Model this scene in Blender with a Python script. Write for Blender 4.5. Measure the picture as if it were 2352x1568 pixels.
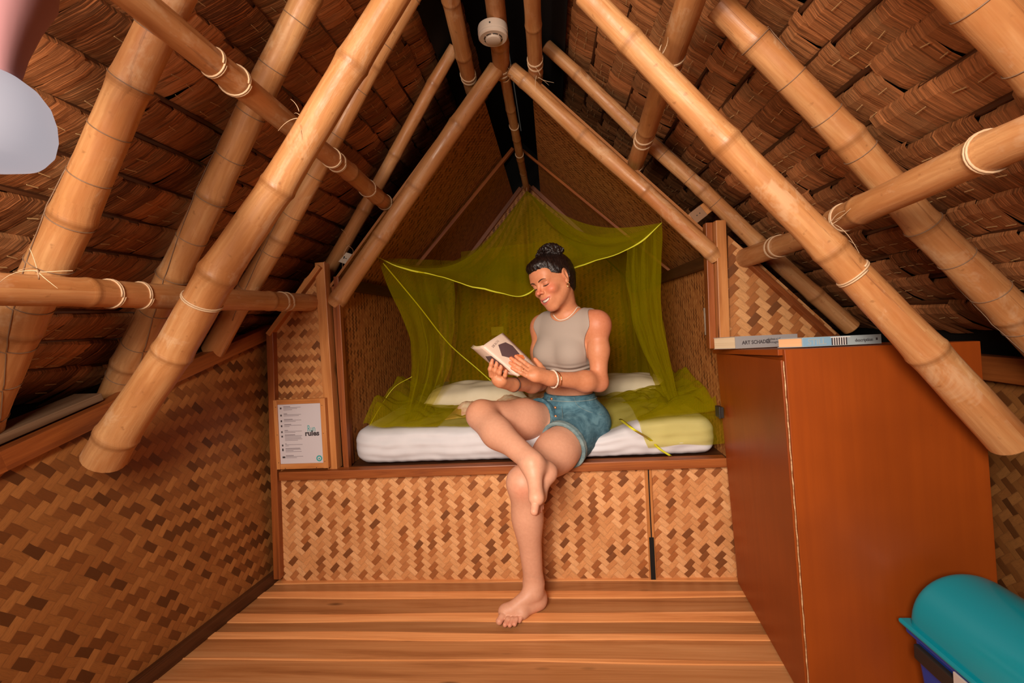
import bpy, bmesh, math, random
import numpy as np
from math import pi, sin, cos, atan, atan2, sqrt, radians
from mathutils import Vector, Matrix
for o in list(bpy.data.objects): bpy.data.objects.remove(o)
random.seed(7); rng = np.random.default_rng(5)
SC = bpy.context.scene; COL = SC.collection
# ---------------------------------------------------------------- camera
F, CX, CY, H = 1050.0, 1176.0, 740.0, 1.05      # focal length and principal point of the 2352x1568 frame, eye height
YAW, ROLL = atan(89 / 1050.0), -0.055
def Rz(a): return np.array([[cos(a), -sin(a), 0], [sin(a), cos(a), 0], [0, 0, 1]])
def Rx(a): return np.array([[1, 0, 0], [0, cos(a), -sin(a)], [0, sin(a), cos(a)]])
CR = Rz(YAW) @ Rx(pi / 2) @ Rz(ROLL)
CP = np.array([0, 0, H])
cam = bpy.data.cameras.new('camera'); cob = bpy.data.objects.new('camera', cam); COL.objects.link(cob)
cam.sensor_width = 36; cam.lens = 36 * F / 2352; cam.shift_y = -(784 - CY) / 2352; cam.clip_start = 0.02
M = Matrix(CR.tolist()).to_4x4(); M.translation = Vector(CP); cob.matrix_world = M
SC.camera = cob
# ---------------------------------------------------------------- world, lights, exposure
SC.view_settings.view_transform = 'Standard'; SC.view_settings.look = 'None'
SC.view_settings.gamma = 1.0; SC.view_settings.use_curve_mapping = False
SC.view_settings.exposure = -0.06
W = bpy.data.worlds.new('world'); SC.world = W; W.use_nodes = True
W.node_tree.nodes['Background'].inputs[0].default_value = (1.0, 0.8, 0.62, 1)
W.node_tree.nodes['Background'].inputs[1].default_value = 0.035
def area(name, loc, target, size, power, col, sy=None):
    l = bpy.data.lights.new(name, 'AREA'); l.energy = power; l.color = col; l.size = size
    if sy: l.shape = 'RECTANGLE'; l.size_y = sy
    o = bpy.data.objects.new(name, l); COL.objects.link(o); o.location = loc
    o.rotation_euler = (Vector(target) - Vector(loc)).to_track_quat('-Z', 'Y').to_euler(); return o
dl = area('added_front_fill', (-0.35, -0.70, 1.50), (0.20, 1.9, 0.62), 0.7, 27.0, (1.0, 0.86, 0.73), 0.7); dl.data.spread = radians(98)  # unseen fill light added behind the camera, narrowed onto the bed; no doorway there
pl = bpy.data.lights.new('bulb_light', 'POINT'); pl.energy = 21; pl.color = (1.0, 0.84, 0.68); pl.shadow_soft_size = 0.06
plo = bpy.data.objects.new('bulb_light', pl); COL.objects.link(plo); plo.location = (-0.58, 0.16, 1.36)
# ---------------------------------------------------------------- measuring: a pixel of the photograph onto a real plane
def ray(x, y): return CR @ np.array([(x - CX) / F, -(y - CY) / F, -1.0])
def hY(x, y, Y): d = ray(x, y); return CP + d * (Y / d[1])
def hZ(x, y, Z): d = ray(x, y); return CP + d * ((Z - H) / d[2])
def hX(x, y, X): d = ray(x, y); return CP + d * (X / d[0])
def hp(x, y, p, n): d = ray(x, y); return CP + d * (np.dot(np.array(p) - CP, n) / np.dot(d, n))
def nrm(v): v = np.array(v, float); return v / np.linalg.norm(v)
D = 1.8625                                        # plane of the bed partition
# ---------------------------------------------------------------- materials
class NB:
    def __init__(s, name):
        s.m = bpy.data.materials.new(name); s.m.use_nodes = True; s.t = s.m.node_tree
        s.b = s.t.nodes['Principled BSDF']; s.out = s.t.nodes['Material Output']
    def n(s, typ, **k):
        o = s.t.nodes.new(typ)
        for a, b in k.items(): setattr(o, a, b)
        return o
    def link(s, a, b): s.t.links.new(a, b)
    def set(s, sock, v):
        if hasattr(v, 'is_output'): s.link(v, sock)
        else: sock.default_value = v
    def m_(s, op, a, b=0.0, c=None):
        o = s.n('ShaderNodeMath', operation=op); s.set(o.inputs[0], a); s.set(o.inputs[1], b)
        if c is not None: s.set(o.inputs[2], c)
        return o.outputs[0]
    def mix(s, f, a, b, mode='MIX'):
        o = s.n('ShaderNodeMix', data_type='RGBA', blend_type=mode)
        s.set(o.inputs['Factor'], f)
        s.set(o.inputs[6], (*a, 1) if isinstance(a, tuple) else a); s.set(o.inputs[7], (*b, 1) if isinstance(b, tuple) else b)
        return o.outputs[2]
    def uv(s): return s.n('ShaderNodeUVMap').outputs[0]
    def sep(s, v): o = s.n('ShaderNodeSeparateXYZ'); s.link(v, o.inputs[0]); return o.outputs
    def comb(s, x, y, z=0.0):
        o = s.n('ShaderNodeCombineXYZ'); s.set(o.inputs[0], x); s.set(o.inputs[1], y); s.set(o.inputs[2], z); return o.outputs[0]
    def scale(s, v, x, y, z=1.0):
        o = s.n('ShaderNodeVectorMath', operation='MULTIPLY'); s.set(o.inputs[0], v); o.inputs[1].default_value = (x, y, z); return o.outputs[0]
    def noise(s, v, sc=1.0, det=3.0, rough=0.55, dist=0.0, dim='3D'):
        o = s.n('ShaderNodeTexNoise', noise_dimensions=dim); s.link(v, o.inputs['Vector'])
        o.inputs['Scale'].default_value = sc; o.inputs['Detail'].default_value = det; o.inputs['Roughness'].default_value = rough
        o.inputs['Distortion'].default_value = dist; return o.outputs[0]
    def hash(s, v): o = s.n('ShaderNodeTexWhiteNoise', noise_dimensions='2D'); s.link(v, o.inputs['Vector']); return o.outputs[0]
    def ramp(s, f, stops):
        o = s.n('ShaderNodeValToRGB'); s.link(f, o.inputs[0]); e = o.color_ramp.elements
        while len(e) < len(stops): e.new(0.5)
        for i, (p, c) in enumerate(stops): e[i].position = p; e[i].color = (*c, 1) if isinstance(c, tuple) else (c, c, c, 1)
        return o.outputs[0]
    def attr(s, name): o = s.n('ShaderNodeAttribute', attribute_name=name); return o.outputs
    def bump(s, h, st=0.3, d=0.002):
        o = s.n('ShaderNodeBump'); o.inputs['Strength'].default_value = st; o.inputs['Distance'].default_value = d
        s.link(h, o.inputs['Height']); s.link(o.outputs[0], s.b.inputs['Normal'])
    def fin(s, col=None, rough=0.6, spec=0.5):
        if col is not None: s.set(s.b.inputs['Base Color'], (*col, 1) if isinstance(col, tuple) else col)
        s.set(s.b.inputs['Roughness'], rough); s.b.inputs['Specular IOR Level'].default_value = spec
        return s.m
def flat(name, col, rough=0.5, spec=0.5): return NB(name).fin(col, rough, spec)

def mat_weave(name, w, cA, cA2, cB, cB2, swap=False, dark=(0.10, 0.04, 0.015), rough=0.55):
    b = NB(name); uv = b.sep(b.uv()); x, y = (uv[1], uv[0]) if swap else (uv[0], uv[1])
    wob = b.noise(b.scale(b.uv(), 1, 1), 9.0, 2.0)
    x = b.m_('ADD', x, b.m_('MULTIPLY', b.m_('SUBTRACT', wob, 0.5), w * 0.9))
    k = 1 / (w * sqrt(2))
    u = b.m_('MULTIPLY', b.m_('ADD', x, y), k); v = b.m_('MULTIPLY', b.m_('SUBTRACT', y, x), k)
    i = b.m_('FLOOR', u); j = b.m_('FLOOR', v); fu = b.m_('FRACT', u); fv = b.m_('FRACT', v)
    d = b.m_('FLOORED_MODULO', b.m_('SUBTRACT', i, j), 4.0)
    A = b.m_('LESS_THAN', d, 2.0)
    # strip ids and segment ids
    segA = b.m_('FLOOR', b.m_('DIVIDE', b.m_('SUBTRACT', i, j), 4.0)); segB = b.m_('FLOOR', b.m_('DIVIDE', b.m_('SUBTRACT', b.m_('SUBTRACT', i, j), 2.0), 4.0))
    hA = b.hash(b.comb(j, 3.7)); hB = b.hash(b.comb(i, 9.1))
    sA = b.hash(b.comb(b.m_('ADD', j, 0.31), segA)); sB = b.hash(b.comb(b.m_('ADD', i, 0.77), segB))
    tA = b.m_('MULTIPLY_ADD', hA, 0.45, b.m_('MULTIPLY', sA, 0.55)); tB = b.m_('MULTIPLY_ADD', hB, 0.4, b.m_('MULTIPLY', sB, 0.6))
    colA = b.ramp(tA, [(0.25, cA), (0.55, cA2), (0.80, tuple(np.array(cA2) * 0.5))])
    colB = b.ramp(tB, [(0.2, cB), (0.8, cB2)])
    # grain along strips
    gA = b.noise(b.comb(b.m_('MULTIPLY', u, 0.8), b.m_('MULTIPLY', v, 9.0)), 1.5, 4.0, 0.7); gB = b.noise(b.comb(b.m_('MULTIPLY', u, 9.0), b.m_('MULTIPLY', v, 0.8)), 1.5, 4.0, 0.7)
    col = b.mix(A, colB, colA); g = b.m_('ADD', b.m_('MULTIPLY', A, gA), b.m_('MULTIPLY', b.m_('SUBTRACT', 1.0, A), gB))
    col = b.mix(b.m_('MULTIPLY', b.ramp(g, [(0.35, 1.0), (0.55, 0.0)]), 0.35), col, dark)
    def prof(f): return b.m_('SUBTRACT', 1.0, b.m_('POWER', b.m_('ABSOLUTE', b.m_('SUBTRACT', b.m_('MULTIPLY', f, 2.0), 1.0)), 6.0))
    pA = prof(fv); pB = prof(fu); p = b.m_('ADD', b.m_('MULTIPLY', A, pA), b.m_('MULTIPLY', b.m_('SUBTRACT', 1.0, A), pB))
    # height along the strip: up in the middle of the segment
    la = b.m_('DIVIDE', b.m_('ADD', b.m_('SUBTRACT', d, b.m_('FLOOR', d)), 0.0), 2.0)
    dd = b.m_('FLOORED_MODULO', b.m_('SUBTRACT', u, b.m_('ADD', j, 0.0)), 4.0); ea = prof(b.m_('DIVIDE', b.m_('MINIMUM', dd, 2.0), 2.0))
    de = b.m_('FLOORED_MODULO', b.m_('SUBTRACT', b.m_('SUBTRACT', i, v), 2.0 - 1.0), 4.0); eb = prof(b.m_('DIVIDE', b.m_('MINIMUM', de, 2.0), 2.0))
    e = b.m_('ADD', b.m_('MULTIPLY', A, ea), b.m_('MULTIPLY', b.m_('SUBTRACT', 1.0, A), eb))
    hgt = b.m_('ADD', b.m_('MULTIPLY', p, 0.6), b.m_('ADD', b.m_('MULTIPLY', e, 0.4), b.m_('MULTIPLY', g, 0.25)))
    col = b.mix(b.m_('MULTIPLY', b.m_('SUBTRACT', 1.0, p), 0.30), col, dark)
    b.bump(hgt, 0.5, 0.0012)
    return b.fin(col, rough, 0.35)

def mat_wood(name, c1, c2, cdark, gs=(1.6, 26.0), tone=True, rough=0.42, knots=True, spec=0.45, bumpst=0.15):
    b = NB(name); uv = b.uv()
    n1 = b.noise(b.scale(uv, gs[0], gs[1]), 1.0, 5.0, 0.65, 0.6); n2 = b.noise(b.scale(uv, gs[0] * 3, gs[1] * 7), 1.0, 3.0, 0.6)
    base = b.ramp(n1, [(0.3, cdark), (0.46, c2), (0.66, c1)])
    col = b.mix(b.m_('MULTIPLY', b.ramp(n2, [(0.35, 1.0), (0.6, 0.0)]), 0.25), base, cdark)
    if knots:
        v = b.n('ShaderNodeTexVoronoi'); b.link(b.scale(uv, 2.6, 9.0), v.inputs['Vector']); v.inputs['Scale'].default_value = 1.0
        col = b.mix(b.ramp(v.outputs['Distance'], [(0.03, 1.0), (0.11, 0.0)]), col, tuple(np.array(cdark) * 0.35))
    if tone:
        t = b.attr('tone')[2]; col = b.mix(1.0, col, b.ramp(t, [(0.0, 0.0), (1.0, 1.0)]), 'MULTIPLY')
        col = b.mix(1.0, col, (2.0, 2.0, 2.0), 'MULTIPLY')
    b.bump(n2, bumpst, 0.001)
    return b.fin(col, rough, spec)

def mat_bamboo(name, c1, c2, c3, rough=0.38):
    b = NB(name); uv = b.uv()
    n1 = b.noise(b.scale(uv, 2.2, 14.0), 1.0, 4.0, 0.6, 0.3); n2 = b.noise(b.scale(uv, 6.0, 120.0), 1.0, 3.0, 0.6); n3 = b.noise(b.scale(uv, 4.0, 9.0), 1.0, 2.0)
    col = b.ramp(n1, [(0.33, c3), (0.47, c2), (0.58, c1), (0.72, tuple(np.array(c1) * 1.15))])
    col = b.mix(b.m_('MULTIPLY', b.ramp(n2, [(0.42, 1.0), (0.6, 0.0)]), 0.35), col, c3)
    vs = b.n('ShaderNodeTexNoise'); b.link(b.scale(uv, 45.0, 45.0), vs.inputs['Vector']); vs.inputs['Scale'].default_value = 1.0; vs.inputs['Detail'].default_value = 2.0
    col = b.mix(b.m_('MULTIPLY', b.ramp(vs.outputs[0], [(0.66, 0.0), (0.74, 1.0)]), 0.45), col, tuple(np.array(c3) * 0.5))
    n5 = b.noise(b.scale(uv, 1.1, 7.0), 1.0, 5.0, 0.7, 0.8); col = b.mix(b.m_('MULTIPLY', b.ramp(n5, [(0.52, 0.0), (0.66, 1.0)]), 0.55), col, (0.46, 0.155, 0.045))
    n6 = b.noise(b.scale(uv, 1.3, 34.0), 1.0, 5.0, 0.75, 1.2); col = b.mix(b.m_('MULTIPLY', b.ramp(n6, [(0.62, 0.0), (0.68, 1.0)]), 0.6), col, (0.20, 0.075, 0.028))
    n7 = b.noise(b.scale(uv, 5.0, 8.0), 1.0, 5.0, 0.75, 0.5); col = b.mix(b.m_('MULTIPLY', b.ramp(n7, [(0.56, 0.0), (0.64, 1.0)]), 0.35), col, (0.72, 0.50, 0.30))
    nd = b.attr('tone')[2]
    col = b.mix(b.m_('MULTIPLY', nd, 0.55), col, tuple(np.array(c3) * 0.6))
    t = b.n('ShaderNodeObjectInfo').outputs['Random']
    col = b.mix(b.m_('MULTIPLY', t, 0.28), col, c3)
    b.bump(b.m_('ADD', b.m_('ADD', n2, n3), n7), 0.4, 0.0016)
    return b.fin(col, b.ramp(n7, [(0.4, 0.34), (0.6, 0.62)]), 0.45)

def mat_thatch(name, c1, c2, c3):
    b = NB(name); uv = b.uv(); t = b.attr('tone')[2]
    n1 = b.noise(b.scale(uv, 5.0, 150.0), 1.0, 4.0, 0.7, 0.3); n2 = b.noise(b.scale(uv, 7.0, 330.0), 1.0, 4.0, 0.8); n3 = b.noise(b.scale(uv, 4.0, 6.0), 1.0, 2.0)
    base = b.ramp(t, [(0.0, c3), (0.35, c2), (0.75, c1), (1.0, tuple(np.array(c1) * 1.5))])
    col = b.mix(b.m_('MULTIPLY', b.ramp(n1, [(0.36, 1.0), (0.55, 0.0)]), 0.7), base, tuple(np.array(c3) * 0.45))
    col = b.mix(b.m_('MULTIPLY', b.ramp(n2, [(0.52, 0.0), (0.62, 1.0)]), 0.7), col, tuple(np.array(c1) * 1.9))
    col = b.mix(b.m_('MULTIPLY', b.ramp(n3, [(0.5, 0.0), (0.7, 1.0)]), 0.3), col, (0.22, 0.15, 0.07))
    b.bump(b.m_('ADD', n1, n2), 0.6, 0.002)
    return b.fin(col, 0.6, 0.35)
WV = 0.0205
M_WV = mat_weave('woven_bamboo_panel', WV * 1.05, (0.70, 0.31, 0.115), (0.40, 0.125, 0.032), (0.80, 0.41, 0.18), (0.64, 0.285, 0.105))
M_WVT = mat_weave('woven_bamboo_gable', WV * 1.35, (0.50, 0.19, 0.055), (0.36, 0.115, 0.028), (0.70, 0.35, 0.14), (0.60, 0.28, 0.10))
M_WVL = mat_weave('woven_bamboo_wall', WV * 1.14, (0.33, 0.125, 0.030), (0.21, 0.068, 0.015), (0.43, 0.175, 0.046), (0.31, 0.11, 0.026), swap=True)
M_WVS = mat_weave('woven_bamboo_side_panel', WV * 0.9, (0.60, 0.235, 0.07), (0.34, 0.105, 0.024), (0.66, 0.30, 0.10), (0.54, 0.22, 0.07), swap=True)
M_WVI = mat_weave('woven_bamboo_lining', WV * 0.6, (0.50, 0.19, 0.05), (0.34, 0.11, 0.026), (0.60, 0.25, 0.07), (0.46, 0.165, 0.042))
M_TRIM = mat_wood('varnished_trim_wood', (0.36, 0.105, 0.022), (0.27, 0.07, 0.014), (0.13, 0.03, 0.007), tone=False)
M_PINE = mat_wood('pale_pine_wood', (0.62, 0.27, 0.09), (0.52, 0.20, 0.055), (0.33, 0.11, 0.028), tone=False)
M_DUSTY = mat_wood('dusty_plank_wood', (0.27, 0.17, 0.10), (0.22, 0.13, 0.075), (0.12, 0.06, 0.03), tone=False)
M_DARKW = mat_wood('dark_stained_wood', (0.10, 0.035, 0.012), (0.07, 0.022, 0.008), (0.03, 0.010, 0.004), tone=False)
M_FLOOR = mat_wood('floor_board_wood', (0.62, 0.30, 0.12), (0.50, 0.21, 0.072), (0.32, 0.115, 0.034), gs=(0.9, 22.0), rough=0.34)
M_BAM = mat_bamboo('dry_bamboo', (0.62, 0.325, 0.135), (0.54, 0.245, 0.088), (0.38, 0.145, 0.043))
M_THL = mat_thatch('palm_leaf_thatch', (0.38, 0.15, 0.053), (0.25, 0.086, 0.025), (0.12, 0.037, 0.010))
M_STITCH = flat('thatch_stitching', (0.48, 0.30, 0.13), 0.6)
M_RATTAN = flat('pale_rattan_tie', (0.62, 0.42, 0.25), 0.5)
M_WIRE = flat('rusty_wire', (0.25, 0.15, 0.09), 0.5)
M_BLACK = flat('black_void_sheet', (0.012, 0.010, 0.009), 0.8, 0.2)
M_WHITE = flat('ivory_plastic', (0.62, 0.50, 0.40), 0.35)
# ---------------------------------------------------------------- mesh building
class MB:
    def __init__(s): s.v = []; s.f = []; s.uv = []; s.t = []; s.mi = []
    def add(s, verts, faces, uvs=None, tone=0.5, mi=0):
        o = len(s.v); s.v += [tuple(float(c) for c in p) for p in verts]
        for k, f in enumerate(faces):
            s.f.append([o + i for i in f]); s.mi.append(mi)
            s.uv.append(uvs[k] if uvs is not None else [(0, 0)] * len(f))
            s.t.append(tone[k] if isinstance(tone, (list, tuple, np.ndarray)) else tone)
    def hexa(s, c, tone=0.5, mi=0, off=None):
        """c: 8 corners, bottom ring 0-3 then top ring 4-7"""
        c = [np.array(p, float) for p in c]
        fs = [(0, 3, 2, 1), (4, 5, 6, 7), (0, 1, 5, 4), (1, 2, 6, 5), (2, 3, 7, 6), (3, 0, 4, 7)]
        ax = [c[1] - c[0], c[3] - c[0], c[4] - c[0]]; L = [np.linalg.norm(a) for a in ax]; k = int(np.argmax(L)); la = ax[k] / L[k]
        if off is None: off = (random.uniform(0, 9), random.uniform(0, 9))
        uvs = []
        for f in fs:
            p = [c[i] for i in f]; n = np.cross(p[1] - p[0], p[2] - p[0]); n = n / (np.linalg.norm(n) + 1e-12)
            U = la - n * np.dot(la, n)
            if np.linalg.norm(U) < 0.3: U = p[1] - p[0]
            U = U / (np.linalg.norm(U) + 1e-12); V = np.cross(n, U)
            uvs.append([(np.dot(q, U) + off[0], np.dot(q, V) + off[1]) for q in p])
        s.add(c, fs, uvs, tone, mi)
    def box(s, lo, hi, tone=0.5, mi=0, T=None, off=None):
        x0, y0, z0 = lo; x1, y1, z1 = hi
        c = [(x0, y0, z0), (x1, y0, z0), (x1, y1, z0), (x0, y1, z0), (x0, y0, z1), (x1, y0, z1), (x1, y1, z1), (x0, y1, z1)]
        if T is not None: c = [T(np.array(p)) for p in c]
        s.hexa(c, tone, mi, off)
    def beam(s, a, b, w, h, up=(0, 0, 1), tone=0.5, mi=0):
        """bar from a to b; h along `up`, w across"""
        a = np.array(a, float); b = np.array(b, float); d = nrm(b - a); sd = nrm(np.cross(d, up)); u = np.cross(sd, d)
        c = []
        for p in (a, b):
            c += [p - sd * w / 2 - u * h / 2, p + sd * w / 2 - u * h / 2, p + sd * w / 2 + u * h / 2, p - sd * w / 2 + u * h / 2]
        s.hexa(c, tone, mi)
    def plate(s, pts, n, th, U, V=None, tone=0.5, mi=0):
        """polygon pts (3d, planar), thickness th along n; uv in metres along U and V"""
        pts = [np.array(p, float) for p in pts]; n = nrm(n); U = nrm(U); V = nrm(V if V is not None else np.cross(n, U)); k = len(pts)
        pb = [p + n * th for p in pts]
        nn = np.zeros(3)
        for i in range(k): nn += np.cross(pts[i], pts[(i + 1) % k])
        fr = list(range(k)); bk = list(range(k, 2 * k))[::-1]
        if np.dot(nn, n) > 0: fr = fr[::-1]; bk = bk[::-1]
        fs = [fr, bk]
        for i in range(k):
            j = (i + 1) % k; fs.append((i, j, k + j, k + i) if np.dot(nn, n) > 0 else (j, i, k + i, k + j))
        al = pts + pb; uvs = [[(np.dot(al[i], U), np.dot(al[i], V)) if k_ < 2 else (.012, .003) for i in f] for k_, f in enumerate(fs)]
        s.add(al, fs, uvs, tone, mi)
    def tube(s, path, rad, seg=12, caps=True, tones=None, mi=0, closed=False, uoff=None, squash=None):
        path = [np.array(p, float) for p in path]; n = len(path)
        if not hasattr(rad, '__len__'): rad = [rad] * n
        T = []
        for i in range(n):
            a = path[(i - 1) % n] if (closed or i > 0) else path[i]; b = path[(i + 1) % n] if (closed or i < n - 1) else path[i]
            T.append(nrm(b - a))
        ref = np.array([0, 0, 1.0]) if abs(T[0][2]) < 0.9 else np.array([1.0, 0, 0])
        N = nrm(np.cross(T[0], ref)); vs = []; u = uoff if uoff is not None else random.uniform(0, 20); us = []
        for i in range(n):
            if i: u += np.linalg.norm(path[i] - path[i - 1])
            us.append(u)
            N = nrm(N - T[i] * np.dot(N, T[i])); B = np.cross(T[i], N)
            for k in range(seg):
                a = 2 * pi * k / seg; vs.append(path[i] + (N * cos(a) + B * sin(a)) * rad[i])
        fs = []; uvs = []; tn = []; m = n if closed else n - 1
        for i in range(m):
            j = (i + 1) % n
            for k in range(seg):
                l = (k + 1) % seg
                fs.append((i * seg + k, i * seg + l, j * seg + l, j * seg + k))
                v0 = k / seg * 2 * pi * rad[i]; v1 = (k + 1) / seg * 2 * pi * rad[i]; uj = us[j] if j else us[i] + 0.01
                uvs.append([(us[i], v0), (us[i], v1), (uj, v1), (uj, v0)]); tn.append(tones[i] if tones is not None else 0.5)
        if caps and not closed:
            fs.append(tuple(range(seg))[::-1]); uvs.append([(0, 0)] * seg); tn.append(0.5)
            fs.append(tuple(range((n - 1) * seg, n * seg))); uvs.append([(0, 0)] * seg); tn.append(0.5)
        s.add(vs, fs, uvs, tn, mi)
    def grid(s, P, mi=0, tone=0.5, closeu=False):
        """P: array nu x nv x 3, uv in metres roughly"""
        P = np.array(P, float); nu, nv = P.shape[:2]; vs = P.reshape(-1, 3); fs = []; uvs = []
        du = np.r_[0, np.cumsum(np.linalg.norm(np.diff(P, axis=0), axis=2).mean(1))]; dv = np.r_[0, np.cumsum(np.linalg.norm(np.diff(P, axis=1), axis=2).mean(0))]
        for i in range(nu if closeu else nu - 1):
            i2 = (i + 1) % nu
            for j in range(nv - 1):
                fs.append((i * nv + j, i2 * nv + j, i2 * nv + j + 1, i * nv + j + 1))
                uvs.append([(du[i], dv[j]), (du[i2], dv[j]), (du[i2], dv[j + 1]), (du[i], dv[j + 1])])
        s.add(vs, fs, uvs, tone, mi)
    def lathe(s, prof, seg=32, T=None, mi=0, tone=0.5):
        """prof: list of (r, z)"""
        vs = []; fs = []; uvs = []
        for r, z in prof:
            for k in range(seg):
                a = 2 * pi * k / seg; p = np.array([r * cos(a), r * sin(a), z]); vs.append(T(p) if T else p)
        for i in range(len(prof) - 1):
            for k in range(seg):
                l = (k + 1) % seg; fs.append((i * seg + k, i * seg + l, (i + 1) * seg + l, (i + 1) * seg + k))
                uvs.append([(k / seg, i), ((k + 1) / seg, i), ((k + 1) / seg, i + 1), (k / seg, i + 1)])
        s.add(vs, fs, uvs, tone, mi)
    def build(s, name, mats, parent=None, smooth=False, bevel=0, solid=0, sub=0, auto=None, origin=None):
        me = bpy.data.meshes.new(name)
        vs = np.array(s.v, float)
        if parent is None:
            if origin is None:
                lo = vs.min(0); hi = vs.max(0); origin = ((lo + hi) / 2); origin[2] = lo[2]
            origin = np.array(origin, float)
        else: origin = np.array(parent['_o'])
        me.from_pydata((vs - origin).tolist(), [], s.f)
        uvl = me.uv_layers.new(name='UVMap'); flat_uv = [c for f in s.uv for p in f for c in p]; uvl.data.foreach_set('uv', np.array(flat_uv, dtype=np.float32))
        a = me.attributes.new('tone', 'FLOAT', 'FACE'); a.data.foreach_set('value', np.array(s.t, dtype=np.float32))
        for m in (mats if isinstance(mats, (list, tuple)) else [mats]): me.materials.append(m)
        me.polygons.foreach_set('material_index', s.mi)
        if smooth: me.polygons.foreach_set('use_smooth', [True] * len(me.polygons))
        me.update()
        o = bpy.data.objects.new(name, me); COL.objects.link(o)
        if parent is not None: o.parent = parent
        else: o.location = origin
        o['_o'] = origin.tolist()
        if auto is not None:
            me.polygons.foreach_set('use_smooth', [True] * len(me.polygons)); me.set_sharp_from_angle(angle=radians(auto))
        if solid: md = o.modifiers.new('thickness', 'SOLIDIFY'); md.thickness = solid; md.offset = 0
        if bevel: md = o.modifiers.new('bevel', 'BEVEL'); md.width = bevel; md.segments = 2; md.limit_method = 'ANGLE'
        if sub: md = o.modifiers.new('sub', 'SUBSURF'); md.levels = sub; md.render_levels = sub
        return o
def thing(name, loc, label, cat, group=None):
    o = bpy.data.objects.new(name, None); COL.objects.link(o); o.location = loc; o['_o'] = [float(c) for c in loc]
    o.empty_display_size = 0.05
    return tag(o, label, cat, group)
def tag(o, label, cat, group=None):
    o['label'] = label; o['category'] = cat
    if group: o['group'] = group
    return o
def struct(o): o['kind'] = 'structure'; return o
# ================================================================ THE SHELL
RP = hY(1157, 155, D)                             # ridge, inner rafter layer
PLp = hY(765, 690, D); PRp = hY(1640, 590, D)
dL = nrm([PLp[0] - RP[0], 0, PLp[2] - RP[2]]); dR = nrm([PRp[0] - RP[0], 0, PRp[2] - RP[2]])
NL = np.array([dL[2], 0, -dL[0]]); NR = np.array([-dR[2], 0, dR[0]])
EY = np.array([0, 1.0, 0]); EZ = np.array([0, 0, 1.0]); EX = np.array([1.0, 0, 0])
# ---- floor boards (front edges measured on the photograph at x = 1200)
ys = [(1329, .72), (1335, .38), (1357, .80), (1371, .42), (1407, .85), (1427, .37), (1453, .88), (1467, .50), (1514, .72), (1519, .47), (1575, .58), (1640, .5), (1720, .6), (1840, .5)]
m = MB(); Yb = [hZ(1200, y, 0)[1] for y, _ in ys] + [0.6, 0.45, 0.25, 0.05, -0.2, -0.5, -0.8, -1.1]
tn = [min(t, .78) for _, t in ys] + [.55] * 8
wob = lambda x, k: 0.004 * sin(x * 2.3 + k * 1.7) + 0.003 * sin(x * 6.1 + k)
Yb[0] = D + 0.05
xs = np.linspace(-1.9, 1.6, 30)
for k in range(len(Yb) - 1):
    y1, y0 = Yb[k], Yb[k + 1] + 0.0015; drop = 0.0 if tn[k] > 0.55 else -0.004
    off = (random.uniform(0, 9), random.uniform(0, 9))
    for i in range(len(xs) - 1):
        a, b_ = xs[i], xs[i + 1]
        c = [(a, y0 + wob(a, k + 1), -0.03), (b_, y0 + wob(b_, k + 1), -0.03), (b_, y1 + wob(b_, k), -0.03), (a, y1 + wob(a, k), -0.03)]
        c += [(p[0], p[1], drop) for p in c]
        m.add(c, [(4, 5, 6, 7), (0, 1, 5, 4), (2, 3, 7, 6)], [[(p[0] + off[0], p[1] + off[1]) for p in (c[4], c[5], c[6], c[7])], [(c[0][0], 0), (c[1][0], 0), (c[1][0], .03), (c[0][0], .03)], [(c[2][0], 0), (c[3][0], 0), (c[3][0], .03), (c[2][0], .03)]], tn[k])
struct(m.build('floor', M_FLOOR))
m = MB(); m.box((-1.9, -1.2, -0.06), (1.6, D + 1.95, -0.032)); struct(m.build('floor', M_DARKW))
# ---- left wall: low woven wall, slightly out of parallel
WL0 = hZ(645, 1322, 0); WL1 = hZ(340, 1568, 0); dW = nrm(WL1 - WL0); nW = nrm(np.cross(dW, EZ)); nW = nW if nW[0] < 0 else -nW   # outward
def onW(x, y, o=0.0): return hp(x, y, WL0 + nW * o, nW)
rail = [onW(628, 758), onW(395, 862), onW(245, 945), onW(0, 1059)]
rd = nrm(rail[3] - rail[2]); rail.append(rail[3] + rd * 1.5)
wl = [WL0 + nW * .01, WL0 + dW * 2.9 + nW * .01] + [np.array(p) + nW * .01 for p in rail[::-1]]
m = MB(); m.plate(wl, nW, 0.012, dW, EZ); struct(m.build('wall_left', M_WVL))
m = MB()
for a, b_ in zip(rail[:-1], rail[1:]): m.beam(np.array(a) + nW * .01, np.array(b_) + nW * .01 + nrm(np.array(b_) - np.array(a)) * .003, 0.05, 0.052)
struct(m.build('trim_left_rail', M_TRIM, bevel=0.002))
m = MB(); m.beam(np.array(rail[2]) + nW * .06 + EZ * .045, np.array(rail[4]) + nW * .07 + EZ * .05, 0.10, 0.022); struct(m.build('trim_left_sill', M_DUSTY, bevel=0.002))
m = MB(); m.beam(WL0 + EZ * .02, WL0 + dW * 2.9 + EZ * .02, 0.03, 0.042); struct(m.build('baseboard_left', M_DARKW, bevel=0.002))
m = MB(); m.beam(hY(641, 1326, D - .012), hY(624, 762, D - .012), 0.03, 0.032, up=EY); struct(m.build('trim_left_corner', M_TRIM, bevel=0.002))
# ---- bed partition: woven panel below the bed
zL = 0.425
fy = D
def q(x, y, o=0.0): return hY(x, y, fy + o)
m = MB(); m.plate([(-1.21, fy, 0), (q(1692, 1300)[0], fy, 0), (q(1692, 1300)[0], fy, 0.46), (-1.21, fy, 0.46)], EY, 0.012, EX, EZ); struct(m.build('wall_back', M_WV))
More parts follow.
